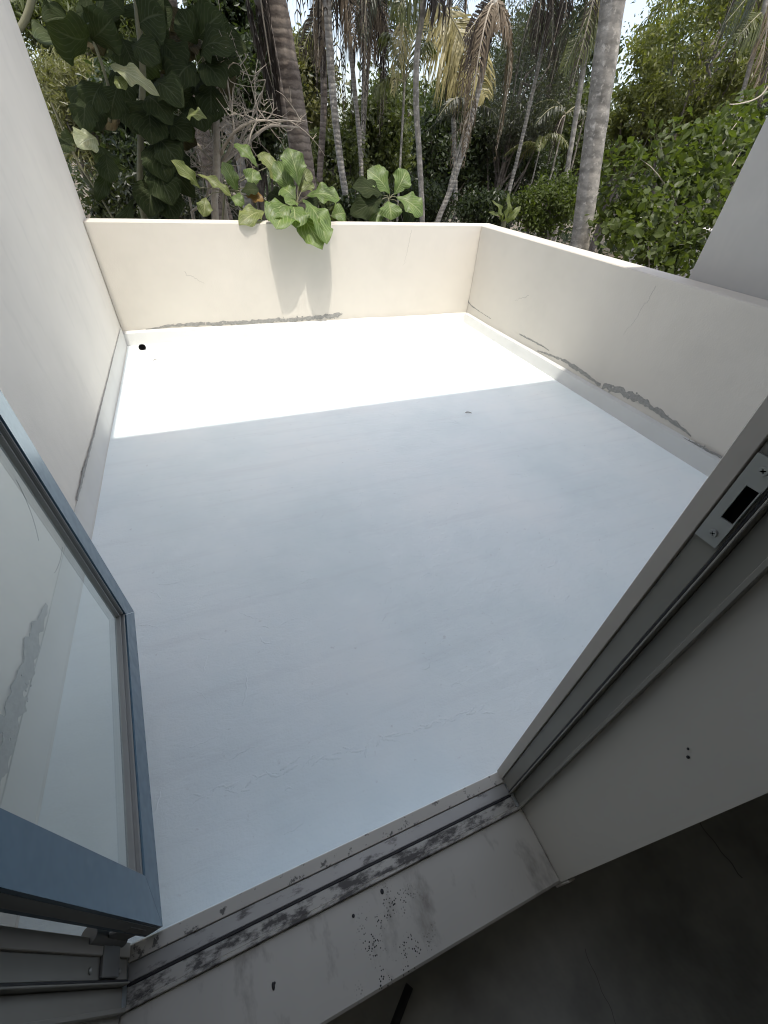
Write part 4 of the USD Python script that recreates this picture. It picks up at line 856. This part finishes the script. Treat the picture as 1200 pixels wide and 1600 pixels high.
ptree('dark tree in the gap below the fine-leaved tree', 800, 270, 80, 70, 15.5, .12, 11000, 'f_dark', 105, spread=.26)
ptree('mid-green tree between the pale leaning trunk and the thickest palm', 905, 210, 50, 90, 16.0, .12, 9000, 'f_mid', 106, spread=.26)
ptree('large yellow-green leafy tree filling the upper right', 1100, 85, 112, 170, 11.0, .115, 17000, 'f_mango', 107, spread=.105, n_clump=130, aspect=.42, up=.12)
ptree('mid-green tree standing behind the large yellow-green tree', 1120, 80, 105, 130, 15.5, .14, 11000, 'f_mid', 119, spread=.26)
ptree('lower yellow-green tree beside the thickest palm trunk', 995, 200, 55, 90, 11.5, .115, 7500, 'f_mango', 108, spread=.11, n_clump=75, aspect=.42, up=.12)
ptree('dark leafy tree at the far right behind the bush', 1180, 190, 70, 90, 12.5, .12, 10000, 'f_dark', 109, spread=.24)
ptree('shady green tree behind the bare twigs', 380, 160, 70, 120, 12.0, .11, 13000, 'f_dark', 110, spread=.26)
ptree('light green feathery tree behind the left shady tree', 140, 180, 75, 120, 11.0, .11, 13000, 'f_olive', 111, spread=.26, aspect=.2)
ptree('tall green tree filling the upper left corner behind the huge leaves', 130, 40, 130, 90, 12.5, .12, 11000, 'f_mid', 116, spread=.26, aspect=.3)
ptree('dark tree behind the huge drooping leaves', 240, 200, 90, 130, 10.0, .11, 13000, 'f_dark', 112, spread=.26)
ptree('tall dark tree top above the bare twigs', 360, 20, 80, 60, 13.0, .12, 9000, 'f_dark', 113, spread=.26)
ptree('dark green tree behind the straight slim trunk', 520, 265, 60, 70, 11.5, .10, 8000, 'f_mid', 114, spread=.26)
# understorey shrubs just behind the parapet
for i, (px, py, rx, rz, Y, m_, lb) in enumerate(((480, 330, 55, 40, 8.0, 'f_mid', 'low shrub behind the big parapet plant'), (650, 320, 60, 45, 9.5, 'f_dark', 'dark low shrub behind the small rosette plant'),
    (760, 330, 55, 35, 9.0, 'f_dark', 'dark low shrub at the far end of the back parapet'), (860, 320, 55, 45, 8.2, 'f_bush', 'bright leafy shrub by the corner of the parapets'), (200, 320, 70, 50, 7.5, 'f_palm_dark', 'dark low shrub behind the left end of the back parapet'),
    (330, 330, 60, 45, 8.5, 'f_fine', 'dry greyish shrub behind the left big-leaf plant'), (560, 330, 50, 40, 8.5, 'f_dark', 'low dark shrub between the two big-leaved plants'))):
    ptree(lb, px, py, rx, rz, Y, .075, 5500, m_, 130+i, name='shrub', cat='shrub', spread=.28, r0=.04, n_clump=34)
# rounded-leaf bush close outside the right parapet
r = np.random.default_rng(300)
ex = np.vstack([clumps(at(1060, 330, 5.6), (1.05, .8, .7), 80, r, .2), clumps(at(1000, 360, 5.2), (.7, .6, .45), 40, r, .2), clumps(at(1110, 230, 5.9), (.9, .6, .45), 50, r, .2), clumps(at(970, 290, 6.2), (.6, .5, .6), 35, r, .2), clumps(at(1060, 400, 5.4), (.6, .4, .35), 30, r, .2), clumps(at(1150, 215, 6.2), (.5, .4, .5), 30, r, .2)])
tree('sunlit bush of round glossy green leaves outside the right parapet', None, at(1050, 400, 5.8), at(1060, 330, 5.6), (.9, .7, .6), .11, 4600, 'f_bush', 301, n_clump=30, spread=.17, aspect=.6, near=True, up=.45, droop=0, extra=ex, name='bush', cat='bush', r0=.05, bark_m='twig')
stick('tree_branch', 'bare pale twig arching over the bush near the right edge', [(1140, 163), (1165, 160), (1190, 148), (1204, 128)], 5.6, .006, .010, 'twig')
# broad strap leaves near the corner of the parapets
sb = thing('strap_leaf_plant', 'small plant of upright strap leaves behind the parapet corner', 'plant', at(790, 345, 5.6)*[1, 1, 0]+[0, 0, GZ])
obj('stem', tube(spline([at(788, 345, 5.6)*[1, 1, 0]+[0, 0, GZ], at(788, 345, 5.6)], 6), [.03]*6, 8), M['stem'], sb, smooth=True)
for b, t, w in (((784, 348), (772, 312), 7), ((786, 348), (796, 302), 9), ((790, 348), (814, 322), 9), ((786, 346), (766, 330), 6)):
    put_leaf(sb, b, t, w, 5.6, 5.5, 'big_olive', r, None, (0, -.8, .5), curl=.15, obovate=.5)
# far wood closing the view, trees too dense to part
r = np.random.default_rng(500); V = []; 
cc = []
for i in range(150):
    a = math.radians(r.uniform(-32, 78)); dd = r.uniform(24, 44); c = np.array([math.sin(a)*dd, math.cos(a)*dd, r.uniform(-2.5, 2.6)])
    cc.append(c)
cc = np.array(cc); k = r.integers(0, 150, 60000)
obj('distant_wood', leaf_cards(cc[k]+r.normal(0, 1, (60000, 3))*[1.5, 1.5, 1.2], .30, r, .5, .2), M['f_dark'], label='dense dark distant wood closing the view behind all trees', cat='wood', kind='stuff')
# pale building glimpsed through the bush
nb = thing('neighbour_house', 'pale grey neighbouring house wall glimpsed through the bush leaves', 'house', (13.5, 6.5, GZ))
obj('wall_body', boxm(11.0, 11.25, 3.0, 9.0, GZ, .45, .01), M['grey_wall'], nb)
obj('wall_cap', boxm(10.95, 11.3, 2.95, 9.05, .4515, .52, .01), M['grey_wall'], nb)
# bits of debris on the terrace
for px, py, L, a, lb in ((732, 645, .05, -.5, 'small dark dry twig lying on the shaded floor'), (242, 563, .04, .3, 'curled brown leaf scrap lying near the drain hole')):
    c = on(px, py, 2, .004); d_ = np.array([math.cos(a), math.sin(a), 0])*L/2
    obj('debris', tube(spline([c-d_, c+[0, 0, .006], c+d_], 8), [.001, .003, .0035, .003, .003, .0025, .002, .001], 6), M['bark_brown'], smooth=True, label=lb, cat='twig' if 'twig' in lb else 'leaf')
